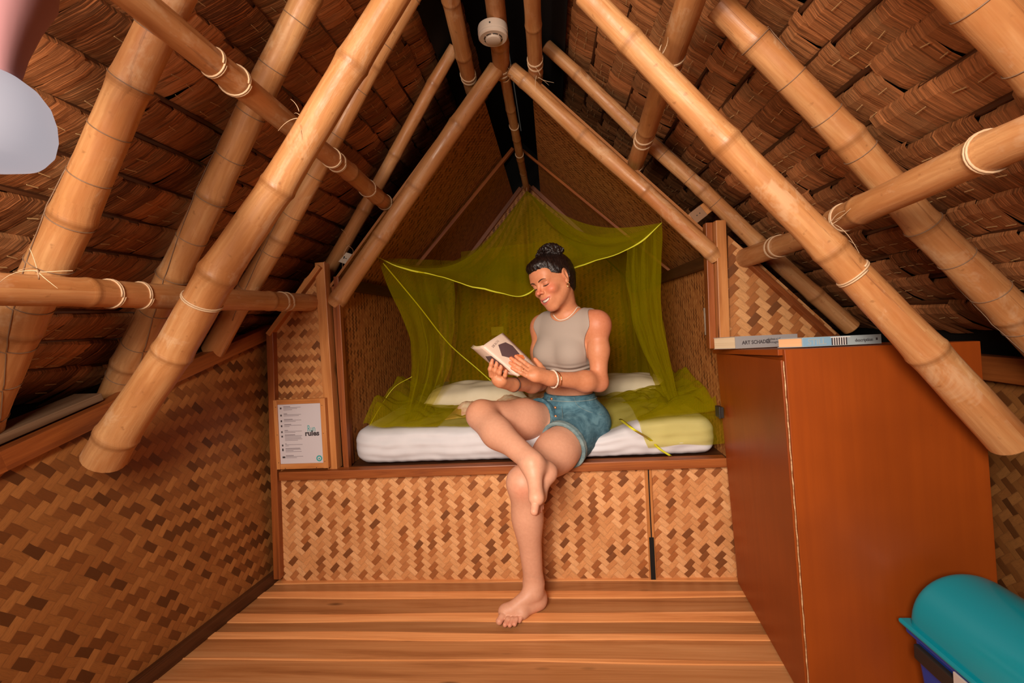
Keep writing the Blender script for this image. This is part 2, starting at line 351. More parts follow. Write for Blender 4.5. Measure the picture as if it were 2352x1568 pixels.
# joint in the panel
j0, j1 = q(1500, 1328, -.006), q(1488, 1076, -.006)
m = MB(); m.beam(j0, j1, 0.026, 0.010, up=EY); struct(m.build('trim_panel_joint', M_PINE, bevel=0.001))
m = MB(); m.beam(j0 + [0.0, -.006, 0], j0 * .62 + j1 * .38 + [0, -.006, 0], 0.018, 0.004, up=EY); m.beam(j1 + [0.0, -.006, 0], j0 * .62 + j1 * .38 + [0, -.006, 0], 0.004, 0.004, up=EY); struct(m.build('trim_panel_gap', M_BLACK))
# ledge in front of the bed
l0, l1 = q(648, 1090, -.012), q(1665, 1058, -.012)
m = MB(); m.beam(l0, l1, 0.05, 0.036, up=EZ); struct(m.build('trim_bed_ledge', M_TRIM, bevel=0.003))
PZ = 0.47                                          # bed platform
BYK = 3.62                                         # back gable
m = MB(); m.plate([(-1.0, D - .03, PZ - .02), (0.70, D - .03, PZ - .02), (0.70, BYK, PZ - .02), (-1.0, BYK, PZ - .02)], EZ, 0.02, EX, EY); struct(m.build('floor_bed_platform', M_DARKW))
# ---- left narrow gable panel between wall and post
m = MB(); m.plate([q(645, 1085), q(765, 1085), q(745, 600), q(700, 640), q(632, 745)], EY, 0.012, EX, EZ); struct(m.build('wall_back_left', M_WVS))
m = MB(); m.beam(q(622, 768, -.01), q(738, 612, -.01), 0.02, 0.05, up=EY); struct(m.build('trim_left_gable', M_PINE, bevel=0.002))
# ---- right gable triangle above the cabinet
m = MB(); m.plate([q(1672, 860), q(2030, 860), q(1735, 595), q(1672, 540)], EY, 0.012, EX, EZ); struct(m.build('wall_back_right', M_WVT))
m = MB(); m.beam(q(1700, 585, -.015), q(1935, 800, -.015), 0.02, 0.045, up=EY); struct(m.build('trim_right_gable', M_DARKW if False else M_TRIM, bevel=0.002))
m = MB(); m.plate([q(1672, 870) + [0, .014, 0], q(2060, 870) + [0, .014, 0], q(2060, 1400) + [0, .014, 0], q(1672, 1400) + [0, .014, 0]], EY, 0.012, EX, EZ); struct(m.build('wall_back_lower', M_WV))
# ---- posts
def post(a, b, w, h, mat, name, label):
    mm = MB(); mm.beam(a, b, w, h, up=EY); return tag(mm.build(name, mat, bevel=0.002), label, 'post')
pL0, pL1 = q(770, 1074, .012), q(740, 604, .012)
post(pL0, pL1, 0.042, 0.05, M_PINE, 'wooden_post', 'tall pale pine post beside the framed rules poster')
post(pL0 + [.042, .04, 0], pL1 + [.040, .04, -.10], 0.028, 0.05, M_TRIM, 'wooden_post', 'dark reddish post at the left edge of the bed alcove, behind the pale post')
pR0, pR1 = q(1661, 800, -.02), q(1651, 508, -.02)
post(pR0, pR1, 0.038, 0.045, M_PINE, 'wooden_post', 'short pine post rising behind the books on the red cabinet')
post(pR0 + [-.034, .03, 0], pR1 + [-.033, .03, 0.0], 0.026, 0.04, M_TRIM, 'wooden_post', 'narrow reddish post at the right edge of the bed alcove')
# ---- alcove side walls, plates, gable, lining
XL, XR = -0.90, 0.665; ZP = 1.265
m = MB(); m.beam((XL + .004, D + .02, PZ), (XL + .004, D + .02, ZP + .02), .022, .03, up=EY); struct(m.build('trim_left_alcove', M_TRIM, bevel=.002))
m = MB(); m.plate([(XL, D + .02, PZ), (XL, BYK, PZ), (XL, BYK, ZP), (XL, D + .02, ZP)], -EX, 0.012, EY, EZ); struct(m.build('wall_left_alcove', M_WVI))
m = MB(); m.plate([(XR, D + .02, PZ), (XR, BYK, PZ), (XR, BYK, ZP), (XR, D + .02, ZP)], EX, 0.012, EY, EZ); struct(m.build('wall_right_alcove', M_WVI))
m = MB(); m.beam((XL + .015, D + .03, ZP - .01), (XL + .015, BYK, ZP - .01), 0.03, 0.05); struct(m.build('trim_left_plate', M_DARKW, bevel=.002))
m = MB(); m.beam((XR - .015, D + .03, ZP - .01), (XR - .015, BYK, ZP - .01), 0.03, 0.05); struct(m.build('trim_right_plate', M_DARKW, bevel=.002))
rg = RP + np.array([0, 0, 0.02])
loff = 0.055
lt = RP + NL * loff; rt = RP + NR * loff
m = MB(); m.plate([(XL, BYK, PZ), (XR, BYK, PZ), (XR, BYK, ZP), (RP[0], BYK, 2.16), (XL, BYK, ZP)], EY, 0.012, EX, EZ); struct(m.build('wall_gable', M_WVI))
def onslope(base, d, s, Y, n, o): p = base + d * s + n * o; return np.array([p[0], Y, p[2]])
sL = np.linalg.norm(PLp - RP); sR = np.linalg.norm(PRp - RP)
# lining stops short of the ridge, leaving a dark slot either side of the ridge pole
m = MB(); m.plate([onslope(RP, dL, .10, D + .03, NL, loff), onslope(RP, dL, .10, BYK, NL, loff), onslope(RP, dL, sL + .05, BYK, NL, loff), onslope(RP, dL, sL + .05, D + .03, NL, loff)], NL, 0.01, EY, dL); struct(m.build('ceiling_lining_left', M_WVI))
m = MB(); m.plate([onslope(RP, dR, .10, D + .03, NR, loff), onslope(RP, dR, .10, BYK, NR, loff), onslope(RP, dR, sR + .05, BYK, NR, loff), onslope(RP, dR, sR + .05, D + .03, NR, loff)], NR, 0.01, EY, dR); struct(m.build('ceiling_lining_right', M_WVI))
m = MB()
for Y in (2.75,):
    m.beam(hp(1178, 342, RP + NL * .03, NL), hp(955, 615, RP + NL * .03, NL), 0.03, 0.02, up=NL)
for Y in (BYK - .02,): m.beam(onslope(RP, dL, .02, Y, NL, .04), onslope(RP, dL, sL, Y, NL, .04), 0.03, 0.03, up=NL)
struct(m.build('trim_lining_left', M_TRIM, bevel=.002))
m = MB()
m.beam(hp(1200, 345, RP + NR * .035, NR), hp(1560, 640, RP + NR * .035, NR), 0.018, 0.015, up=NR)
for Y in (BYK - .02,): m.beam(onslope(RP, dR, .02, Y, NR, .04), onslope(RP, dR, sR, Y, NR, .04), 0.03, 0.03, up=NR)
struct(m.build('trim_lining_right', M_TRIM, bevel=.002))
# ---- right wall
WRX = 1.36
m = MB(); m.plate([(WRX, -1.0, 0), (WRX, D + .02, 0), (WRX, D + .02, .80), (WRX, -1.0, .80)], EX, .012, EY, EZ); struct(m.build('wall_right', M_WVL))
m = MB(); m.beam((WRX - .02, -1.0, .83), (WRX - .02, D, .83), .05, .075); struct(m.build('trim_right_rail', M_TRIM, bevel=.002))
m = MB(); m.beam((WRX - .02, .80, .02), (WRX - .02, .80, .80), .035, .03, up=EX); struct(m.build('trim_right_stud', M_TRIM, bevel=.002))
# ---- thatch
TO = 0.225
def thatch(base, d, n, s0, s1, ya, yb, sgn, name):
    mm = MB(); s = s0; k = 0
    while s < s1:
        y = ya + random.uniform(0, .04); grp = 0; gj = 0
        while y < yb:
            w = random.uniform(.030, .054)
            if grp <= 0: grp = random.randint(2, 5); gj = random.uniform(-.016, .016) if sgn < 0 else random.uniform(-.005, .005); gt = random.uniform(0.15, .95)
            grp -= 1
            L = .155 + random.uniform(-.012, .012); sk = random.uniform(-.012, .012) - (.05 if sgn > 0 else -.012)
            t = min(1, max(0, gt + random.uniform(-.25, .25)))
            ss = s + gj + random.uniform(-.004, .004)
            pts = []; uvs = []; uo, vo = random.uniform(0, 9), random.uniform(0, 9)
            stp = [(0, .014, 0), (.005, .003, 0), (.03, .000, .2), (.085, .012, .55), (L, .040, 1.0)]
            for ds, o, f in stp:
                for q_ in (-1, 0, 1):
                    pts.append(onslope(base, d, ss + ds, y + w / 2 + q_ * (w / 2 + .002) + sk * f, n, TO + o - (0.0012 if q_ == 0 else 0) + random.uniform(-.0008, .0008)))
                    uvs.append((uo + ds, vo + q_ * w / 2))
            fs = []; fu = []
            for i in range(len(stp) - 1):
                for j in range(2):
                    f_ = (i * 3 + j, i * 3 + j + 1, i * 3 + j + 4, i * 3 + j + 3); fs.append(f_); fu.append([uvs[z] for z in f_])
            mm.add(pts, fs, fu, t)
            if random.random() < .55:      # stitch
                for sd in ((.045,) if random.random() < .6 else (.045, .08)):
                    a = onslope(base, d, ss + sd, y + w * .2, n, TO - .004 + (.008 if sd > .05 else 0)); b_ = onslope(base, d, ss + sd + random.uniform(-.004, .004), y + w * .75, n, TO - .005 + (.008 if sd > .05 else 0))
                    mm.beam(a, b_, .0016, .0016, up=n, mi=1)
            y += w
        # batten inside the fold
        mm.tube([onslope(base, d, s + .002 + .004 * sin(yy * 7 + k), yy, n, TO + .016 + .003 * sin(yy * 11)) for yy in np.arange(ya, yb, .12)], .007, 6, mi=2)
        s += .100 + random.uniform(-.006, .006); k += 1
    return struct(mm.build(name, [M_THL, M_STITCH, M_DARKW]))
thatch(RP, dL, NL, -.06, 1.75, -.35, 2.45, 1, 'ceiling_left')
thatch(RP, dR, NR, -.04, 1.75, -.35, 2.45, -1, 'ceiling_right')
# outer dark backing under which nothing shines in
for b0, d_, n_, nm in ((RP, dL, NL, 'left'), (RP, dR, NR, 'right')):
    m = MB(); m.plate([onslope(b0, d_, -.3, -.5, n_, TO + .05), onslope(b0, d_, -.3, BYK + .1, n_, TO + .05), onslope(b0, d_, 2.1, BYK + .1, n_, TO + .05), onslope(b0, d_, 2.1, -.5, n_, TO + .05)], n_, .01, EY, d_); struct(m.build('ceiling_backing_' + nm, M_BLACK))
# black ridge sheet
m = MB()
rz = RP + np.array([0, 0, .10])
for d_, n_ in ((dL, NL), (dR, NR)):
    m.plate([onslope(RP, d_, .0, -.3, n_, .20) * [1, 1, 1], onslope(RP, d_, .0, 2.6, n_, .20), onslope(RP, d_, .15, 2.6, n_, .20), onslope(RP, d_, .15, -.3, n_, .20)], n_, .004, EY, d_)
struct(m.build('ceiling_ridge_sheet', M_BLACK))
# black sheets added outside the low walls to stop world light leaking in
m = MB(); m.box((-2.0, -.6, -.05), (-1.98, 4, 1.0)); struct(m.build('wall_blackout_left', M_BLACK))
m = MB(); m.box((1.9, -.6, -.05), (1.92, 4, 1.0)); struct(m.build('wall_blackout_right', M_BLACK))
m = MB(); m.box((-2.0, BYK + .1, -.05), (1.9, BYK + .12, 2.6)); struct(m.build('wall_blackout_back', M_BLACK))
# ================================================================ BAMBOO
def bamboo(name, A, Bp, wA, wB, off, n, label, ties=(), wire=None, ext=(0, 0), group=None, bend=0.006, holdY=None, seglen=.31, plane=None):
    """A, Bp: pixels of the pole's ends; wA, wB its widths there; lies on the roof layer `off` of side n"""
    base = RP + n * off if plane is None else plane
    a = hp(A[0], A[1], base, n); b = hp(Bp[0], Bp[1], base, n)
    dep = lambda p: np.dot(p - CP, CR @ np.array([0, 0, -1.0]))
    ra = wA / 2 * dep(a) / F; rb = wB / 2 * dep(b) / F
    r0 = ra * .97; r1 = rb * .97
    if ext != (0, 0):       # the pole runs on beyond the frame
        L = np.linalg.norm(b - a); d = (b - a) / L; a = a - d * ext[0]; b = b + d * ext[1]; L2 = L + ext[0] + ext[1]
        ties = [(t * L + ext[0]) / L2 for t in ties]
        if wire: wire = (wire[0] * L / L2 * (ext[0] == 0) + .03, (wire[1] * L + ext[0] + ext[1] * .8) / L2, wire[2])
    return bamboo3(name, a, b, r0, r1, label, ties, wire, bend, seglen)
def bamboo3(name, a, b, r0, r1, label, ties=(), wire=None, bend=.006, seglen=.31):
    a = np.array(a, float); b = np.array(b, float)
    L = np.linalg.norm(b - a); d = (b - a) / L
    sd = nrm(np.cross(d, [0.3, 0.2, 1])); up = np.cross(sd, d)
    ph = random.uniform(0, 6); nodes = []; s = random.uniform(.06, seglen)
    while s < L - .02: nodes.append(s); s += seglen * random.uniform(.82, 1.15)
    kink = [(random.uniform(-1, 1) * bend, random.uniform(-1, 1) * bend) for _ in range(len(nodes) + 2)]; kn = [0] + nodes + [L]
    kink[0] = kink[-1] = (0, 0)
    ss = {0.0, L}
    for nd in nodes:
        for o in (-.03, -.014, -.008, -.004, 0, .004, .008, .014, .03): 
            if 0 < nd + o < L: ss.add(nd + o)
    s = .05
    while s < L: ss.add(s); s += .05
    ss = sorted(ss); path = []; rad = []; tones = []
    for s in ss:
        kx = np.interp(s, kn, [k[0] for k in kink]); ky = np.interp(s, kn, [k[1] for k in kink])
        path.append(a + d * s + sd * kx + up * ky)
        r = r0 + (r1 - r0) * s / L; t = 0
        for nd in nodes:
            e = abs(s - nd)
            if e < .045: r *= 1 + .045 * math.exp(-(e / .007) ** 2) + .045 * math.exp(-(e / .026) ** 2); t = max(t, math.exp(-(e / .009) ** 2))
        rad.append(r * (1 + .010 * sin(s * 40 + ph) + .018 * sin(s * 9 + ph * 2))); tones.append(t)
    t_ = thing(name, tuple(a if a[2] < b[2] else b), label, 'bamboo pole')
    mm = MB(); mm.tube(path, rad, 20, caps=False, tones=tones)
    # cut ends: rim, then a hollow
    for e, sg in ((0, -1), (-1, 1)):
        p = path[e]; r = rad[e]; T = lambda v, p=p, sg=sg: p + sd * v[0] + up * v[1] + d * v[2] * sg
        mm.lathe([(r, 0), (r * .985, .0015), (r * .74, .001), (r * .70, -.03), (r * .0, -.032)], 20, T, mi=0, tone=.3)
    mm.build('culm', M_BAM, t_, auto=40)
    def ring(s, r, wid, mat, nm, tilt=0.0, turns=2):
        i = min(range(len(ss)), key=lambda k: abs(ss[k] - s)); c = path[i] + d * (s - ss[i]); R_ = rad[i] + r * .6
        mb = MB(); pts = []; nn = 24 * turns
        for k in range(nn + 1):
            an = 2 * pi * k / 24; pts.append(c + (sd * cos(an) + up * sin(an)) * R_ + d * (wid * (k / nn - .5) + tilt * cos(an)))
        mb.tube(pts, r, 6); mb.build(nm, mat, t_, smooth=True)
    for f in ties: ring(f * L, .0021, .010, M_RATTAN, 'lashing', random.uniform(-.006, .006))
    if wire:
        mb = MB(); pts = []; s = wire[0] * L; side = 0.6
        cen = lambda s: np.array([np.interp(s, ss, [p[j] for p in path]) for j in range(3)]); rr = lambda s: np.interp(s, ss, rad)
        while s < wire[1] * L:
            for k in range(25):
                an = side + 2 * pi * k / 24; pts.append(cen(s) + (sd * cos(an) + up * sin(an)) * (rr(s) + .001) + d * .004 * k / 24)
            s2 = s + wire[2]
            for k in range(1, 6):
                q_ = s + (s2 - s) * k / 6; pts.append(cen(q_) + (sd * cos(side + .08 * k) + up * sin(side + .08 * k)) * (rr(q_) + .0015))
            side += .45; s = s2
        mb.tube(pts, .0011, 5); mb.build('wire_binding', M_WIRE, t_, smooth=True)
    return t_
PU = .080; OU = .165
# left side
bamboo('bamboo_rafter', (400, -25), (-60, 975), 78, 96, OU, NL, 'thickest leftmost bamboo rafter against the left thatch, nearest the lamp', ext=(.18, .25), wire=(.15, .95, .11))
bamboo('bamboo_rafter', (705, -10), (258, 918), 58, 64, OU, NL, 'pale bamboo rafter against the left thatch, second from the lamp', ext=(.25, 0), wire=(.1, .95, .13))
bamboo('bamboo_rafter', (950, -15), (490, 805), 36, 50, OU, NL, 'slim bamboo rafter against the left thatch just behind the big leaning one', ext=(.2, 0), wire=(.1, .9, .16))
bamboo('bamboo_rafter', (1044, 110), (752, 625), 28, 32, OU, NL, 'thinnest bamboo rafter on the left, ending at the top of the pale post')
bamboo('bamboo_rafter', (908, -15), (240, 1052), 66, 90, -.04, NL, 'big bamboo rafter leaning in front of the left woven wall, under the left purlins', ext=(.12, 0), ties=(.62,), wire=None)
bamboo('bamboo_rafter', (1140, 158), (768, 698), 40, 40, 0.0, NL, 'bamboo rafter along the left slope of the bed alcove opening')
bamboo('bamboo_purlin', (262, -40), (895, 472), 78, 34, PU, NL, 'upper left bamboo purlin crossing under the rafters toward the alcove', ext=(.55, 0), ties=(.17, .22, .57, .60, .80, .95))
bamboo('bamboo_purlin', (-60, 663), (718, 695), 76, 40, PU - .01, NL, 'low left bamboo purlin ending at the narrow woven panel', ext=(.6, 0), ties=(.22, .29, .80, .83), bend=.003)
bamboo('bamboo_purlin', (1026, -25), (1084, 208), 46, 32, PU, NL, 'short bamboo purlin just left of the ridge pole', ext=(.6, 0), ties=(.78, .82))
# right side
bamboo('bamboo_rafter', (2105, -125), (2425, 212), 104, 112, OU, NR, 'thick bamboo rafter in the upper right corner of the room', ext=(.15, .7), wire=(.2, .9, .12))
bamboo('bamboo_rafter', (1650, 12), (2480, 890), 62, 88, OU, NR, 'bamboo rafter with a cut top end against the right thatch, second from the right corner', ext=(0, .35), wire=(.05, .9, .12))
bamboo('bamboo_rafter', (1256, 106), (1955, 752), 30, 40, OU, NR, 'thin bamboo rafter against the right thatch, behind the junction box', wire=(.3, .6, .14))
RB1 = hY(2318, 1013, 1.135); RA1 = hp(1343, -15, RP + NR * -.045, NR)
bamboo3('bamboo_rafter', RA1, RB1, .026, .043, 'big bamboo rafter leaning in front of the red cabinet', ties=(.62,))
bamboo('bamboo_rafter', (1176, 160), (1646, 592), 36, 36, 0.0, NR, 'bamboo rafter along the right slope of the bed alcove opening')
bamboo('bamboo_purlin', (1590, -30), (1454, 390), 72, 36, PU, NR, 'steep upper right bamboo purlin with rattan bands', ext=(.5, 0), ties=(.22, .28, .68, .72, .94))
bamboo('bamboo_purlin', (2425, 292), (1918, 508), 100, 60, PU - .035, NR, 'thick low right bamboo purlin at the right edge, tied to the big rafter', ext=(.6, 0), ties=(.18, .93))
bamboo('bamboo_purlin', (1905, 527), (1697, 597), 52, 44, PU, NR, 'short low right bamboo purlin ending at the woven triangle', ties=(.45, .5), bend=.002)
bamboo('bamboo_purlin', (1220, -25), (1231, 182), 42, 32, PU - .02, NR, 'short bamboo purlin just right of the ridge pole', ext=(.6, 0), ties=(.72, .78), bend=.002)
# ridge
za = 2.075
b0 = hZ(1110, -260, za); b1 = hZ(1153, 168, za)
bamboo3('bamboo_ridge_pole', b0, b1, .031, .034, 'thick ridge pole carrying the smoke detector', ties=(.93, .97), bend=.003)
c0 = hZ(1160, 178, 2.06); c1 = hZ(1209, 432, 2.04)
bamboo3('bamboo_ridge_pole', c0, c1, .022, .023, 'thin ridge pole over the bed from which the net hangs', ties=(.3, .55), bend=.004)

def strands(owner, pts_px, Y, n=4, L=.06):
    for k in range(n):
        x, y = pts_px; p = hY(x, y, Y) + np.array([random.uniform(-.01, .01), 0, random.uniform(-.01, .01)]); d = nrm([random.uniform(-1, 1), random.uniform(-.6, .1), random.uniform(-1, 1)]); e = nrm(np.cross(d, [random.uniform(-1, 1), .3, random.uniform(-1, 1)])); l = L * random.uniform(.6, 1.4)
        m = MB(); m.tube([p + d * l * t + e * l * .5 * t * t + EZ * -.15 * l * t * t * t for t in np.linspace(0, 1, 8)], [.0011 * (1 - .6 * t) for t in np.linspace(0, 1, 8)], 5); m.build('loose_strand', M_RATTAN, owner, smooth=True)
O_ = lambda lab: next(o for o in bpy.data.objects if o.get('label') == lab)
strands(O_('big bamboo rafter leaning in front of the red cabinet'), (1908, 512), 1.12, 6, .06)
strands(O_('steep upper right bamboo purlin with rattan bands'), (1515, 130), 1.10, 5, .045)
strands(O_('big bamboo rafter leaning in front of the left woven wall, under the left purlins'), (690, 265), 1.05, 5, .05)
strands(O_('low left bamboo purlin ending at the narrow woven panel'), (85, 632), .74, 5, .06)
strands(O_('thick ridge pole carrying the smoke detector'), (1175, 175), 1.80, 6, .06)
strands(O_('short bamboo purlin just right of the ridge pole'), (1235, 175), 1.72, 4, .06)
strands(O_('thinnest bamboo rafter on the left, ending at the top of the pale post'), (800, 560), 1.75, 3, .12)
# ================================================================ FURNITURE AND SMALL THINGS
def vnoise(p, sc=1.0, seed=0.0):
    from mathutils import noise
    return noise.noise(Vector((p[0] * sc + seed, p[1] * sc - seed, p[2] * sc + 2 * seed)))
def merge(o, dist=1e-5):
    bm = bmesh.new(); bm.from_mesh(o.data); bmesh.ops.remove_doubles(bm, verts=bm.verts, dist=dist); bm.to_mesh(o.data); bm.free(); return o
def rbox(mm, c, half, r, n=(12, 12, 6), fn=None, T=None, mi=0, pw=2.0):
    """rounded box as six mapped grids (merge afterwards)"""
    c = np.array(c, float); half = np.array(half, float)
    for ax in range(3):
        for sg in (-1, 1):
            a1, a2 = (ax + 1) % 3, (ax + 2) % 3; P = []
            for i in range(n[a1] + 1):
                row = []
                for j in range(n[a2] + 1):
                    p = np.zeros(3); p[ax] = sg * half[ax]
                    p[a1] = (2 * i / n[a1] - 1) * half[a1]; p[a2] = (2 * j / n[a2] - 1) * half[a2]
                    q_ = np.clip(p, -(half - r), half - r); dv = p - q_; L = np.linalg.norm(dv)
                    if L > 1e-9: p = q_ + dv / L * r
                    p = p + c
                    if fn: p = fn(p)
                    if T: p = T(p)
                    row.append(p)
                P.append(row)
            if sg < 0: P = P[::-1]
            mm.grid(P, mi)
def text(s, size, origin, U, V, mat, parent, name, depth=.0004, bold=0.0, align='LEFT', sx=1.0):
    cu = bpy.data.curves.new('t', 'FONT'); cu.body = s; cu.size = size; cu.extrude = depth; cu.offset = bold; cu.align_x = align; cu.resolution_u = 3
    ob = bpy.data.objects.new('t', cu); COL.objects.link(ob); bpy.context.view_layer.update()
    me = bpy.data.meshes.new_from_object(ob.evaluated_get(bpy.context.evaluated_depsgraph_get()))
    bpy.data.objects.remove(ob); U = nrm(U); V = nrm(V); N = np.cross(U, V); mm = MB()
    vs = [np.array(origin) + U * v.co.x * sx + V * v.co.y + N * v.co.z for v in me.vertices]
    mm.add(vs, [tuple(p.vertices) for p in me.polygons]); bpy.data.meshes.remove(me)
    return mm.build(name, mat, parent)
def mat_ply():
    b = NB('orange_varnished_plywood'); uv = b.uv()
    n = b.noise(b.scale(uv, 2.0, 2.0), 1.0, 3.0, 0.5); n2 = b.noise(b.scale(uv, 1.2, 38.0), 1.0, 4.0, 0.6); n3 = b.noise(b.scale(uv, 30, 30), 1.0, 3.0)
    col = b.ramp(n, [(0.3, (0.20, 0.036, 0.003)), (0.7, (0.33, 0.062, 0.005))])
    col = b.mix(b.m_('MULTIPLY', b.ramp(n2, [(0.4, 1.0), (0.6, 0.0)]), 0.28), col, (0.20, 0.035, 0.004))
    col = b.mix(b.m_('MULTIPLY', b.ramp(n3, [(0.72, 0.0), (0.78, 1.0)]), 0.3), col, (0.10, 0.03, 0.01))
    b.bump(n2, 0.05, 0.001); return b.fin(col, 0.42, 0.35)
M_PLY = mat_ply()
M_CHIP = mat_wood('chipped_plywood_edge', (0.75, 0.50, 0.28), (0.45, 0.25, 0.12), (0.12, 0.05, 0.02), gs=(40, 10), tone=False, knots=False)
M_HINGE = flat('black_metal', (0.02, 0.018, 0.016), 0.45)
# ---- cabinet
cb = [hZ(1685, 1330, 0), hZ(1860, 1639, 0)]
c0_, c1_ = cb; c2_ = np.array([hY(2312, 1600, 1.225)[0], 1.225, 0.0]); c3_ = np.array([1.20, D - .02, 0.0]); c0_ = c0_ + [0.004, -.03, 0]
t0_ = hY(1644, 803, c0_[1]); t1_ = hY(1796, 803, c1_[1]); t2_ = hY(2252, 783, c2_[1]); t3_ = np.array([t2_[0] + .03, c3_[1], t0_[2]])
cab = thing('plywood_cabinet', c1_, 'tall orange-red varnished plywood cabinet at the right, with two books on top', 'cabinet')
m = MB(); i_ = .012
m.hexa([c0_ + [i_, 0, 0], c1_ + [i_, i_, 0], c2_ + [0, i_, 0], c3_, t0_ + [i_, 0, -.012], t1_ + [i_, i_, -.012], t2_ + [0, i_, -.012], t3_ + [0, 0, -.012]]); m.build('body', M_PLY, cab)
m = MB(); m.hexa([c1_ + [.006, 0, 0], c2_, c2_ + [0, i_, 0], c1_ + [.006, i_, 0], t1_ + [.006, 0, 0], t2_, t2_ + [0, i_, 0], t1_ + [.006, i_, 0]], off=(0, 0)); m.build('front_panel', M_PLY, cab, bevel=.0015)
m = MB()
m.hexa([t0_ + [-.004, .02, -.016], t1_ + [-.004, 0.013, -.016], t2_ + [0, .013, -.016], t3_ + [0, .02, -.016], t0_ + [-.004, .02, 0], t1_ + [-.004, .013, 0], t2_ + [0, .013, 0], t3_ + [0, .02, 0]]); m.build('top_panel', M_PLY, cab, bevel=.001)
dn = nrm(np.cross(c1_ - c0_, EZ)); dn = dn if dn[0] < 0 else -dn
dt0 = t0_ + [0, 0, -.012]; dt1 = t1_ + [0, 0, -.028]; e = nrm(c1_ - c0_)
m = MB(); m.hexa([c0_ + e * .003 + EZ * .006, c1_ - e * .012 + EZ * .006, c1_ - e * .012 - dn * .011 + EZ * .006, c0_ + e * .003 - dn * .011 + EZ * .006,
                  dt0 + e * .003, dt1 - e * .012, dt1 - e * .012 - dn * .011, dt0 + e * .003 - dn * .011], off=(3, 3)); door = m.build('door', M_PLY, cab, bevel=.002)
m = MB(); pts = []
for k in range(40):
    f = k / 39; p = (c1_ + EZ * .02) * (1 - f) + (t1_ + EZ * -.03) * f; pts.append(p + [.0006 * sin(k * 2.1) + .002, -.0002, 0])
m.tube(pts, [.0009 + .0011 * abs(sin(k * 1.7)) for k in range(40)], 6); m.build('worn_edge', M_CHIP, cab)
hg = hY(1655, 945, c0_[1] - .035)
m = MB(); m.box(hg - [.012, .022, .020], hg + [.004, .022, .020]); m.tube([hg + [-.010, -.02, -.022], hg + [-.010, -.02, .022]], .004, 10); hh = m.build('hinge', M_HINGE, cab, bevel=.001)
# ---- books on the cabinet
def topz(x, y):
    n = np.cross(t1_ - t0_, t2_ - t1_); return t1_[2] - (n[0] * (x - t1_[0]) + n[1] * (y - t1_[1])) / n[2]
M_PAGE = mat_wood('book_page_block', (0.80, 0.66, 0.46), (0.72, 0.56, 0.36), (0.5, 0.36, 0.22), gs=(.5, 900), tone=False, knots=False, rough=.7)
M_PAGE2 = mat_wood('yellowed_page_block', (0.84, 0.50, 0.27), (0.78, 0.42, 0.2), (0.6, 0.3, 0.14), gs=(.5, 900), tone=False, knots=False, rough=.7)
def lying_book(A, B, Ya, w, th, cover, pages, label, deco):
    """A: lower end of the page face (pixel), B: far spine end; spine runs A->B"""
    a = hY(A[0], A[1], Ya); b_ = hY(B[0], B[1], Ya + .03)
    u = b_ - a; u[2] = 0; Lb = np.linalg.norm(u); u /= Lb; v = np.array([-u[1], u[0], 0])
    a[2] = topz(a[0], a[1]) + .0015 + .002; zt = (topz(*(a + u * Lb)[:2]) - topz(*a[:2])) / Lb
    u = nrm(u + EZ * zt); nn = nrm(np.cross(u, v))
    T = lambda p: a + u * p[0] + v * p[1] + nn * p[2]
    t = thing('paperback_book', a, label, 'book')
    m = MB(); m.box((.003, .003, .0015), (Lb - .003, w - .002, th - .0015), T=T, off=(0, 0)); m.build('page_block', pages, t)
    m = MB(); m.box((0, 0, 0), (Lb, w, .0014), T=T); m.box((0, 0, th - .0014), (Lb, w, th), T=T); m.box((0, -.0008, 0), (Lb, .0014, th), T=T); cv = m.build('cover', cover, t)
    deco(T, t, u, nn, Lb, th, cv); return t
M_GREYC = flat('grey_book_cover', (0.30, 0.28, 0.28), .45); M_INK = flat('dark_print', (0.05, 0.04, 0.045), .6)
M_BLUEC = flat('pale_blue_book_cover', (0.34, 0.40, 0.42), .42); M_BLUEP = flat('sky_blue_print', (0.22, 0.38, 0.52), .5); M_WHP = flat('white_print', (0.75, 0.70, 0.66), .5)
# end face of the pages looks at the camera; book 1 spine on the right part: model as rotated block
def deco1(T, t, u, nn, Lb, th, cv):
    text('ART SCHADER', th * .42, T((Lb * .10, -.0012, th * .32)), u, nn, M_INK, cv, 'spine_author', bold=.0003, sx=.9)
    for k, wd in ((.62, .17), (.30, .22)):
        text('of ideas and' if k > .5 else 'for imaginary arts', th * .27, T((Lb * .50, -.0012, th * k * .8 + .003)), u, nn, M_INK, cv, 'spine_subtitle', sx=.9)
def deco2(T, t, u, nn, Lb, th, cv):
    m = MB(); m.box((.0, -.0014, .001), (Lb * .40, -.0008, th - .001), T=T); m.build('blue_band', M_BLUEP, cv)
    text('STILL', th * .9, T((Lb * .06, -.0016, th * .18)), u, nn, M_BLUEC, cv, 'spine_title', bold=.0004, sx=1.0)
    m = MB()
    for k in range(7): m.box((Lb * (.36 + k * .03), -.0018, .0015), (Lb * (.36 + k * .03 + .017), -.0012, th - .004), T=T)
    m.build('building_picture', M_INK, cv)
    m = MB(); m.box((Lb * .35, -.0017, th - .0042), (Lb * .60, -.0011, th - .002), T=T)
    for k in range(6): m.box((Lb * (.378 + k * .03), -.0018, .0015), (Lb * (.378 + k * .03 + .011), -.0012, th - .004), T=T)
    m.build('building_columns', M_WHP, cv)
    text('description', th * .5, T((Lb * .66, -.0012, th * .3)), u, nn, M_INK, cv, 'spine_name', sx=.9)
    m = MB(); m.box((Lb * .93, -.0014, th * .4), (Lb * .95, -.0008, th * .65), T=T); m.build('publisher_mark', M_INK, cv)
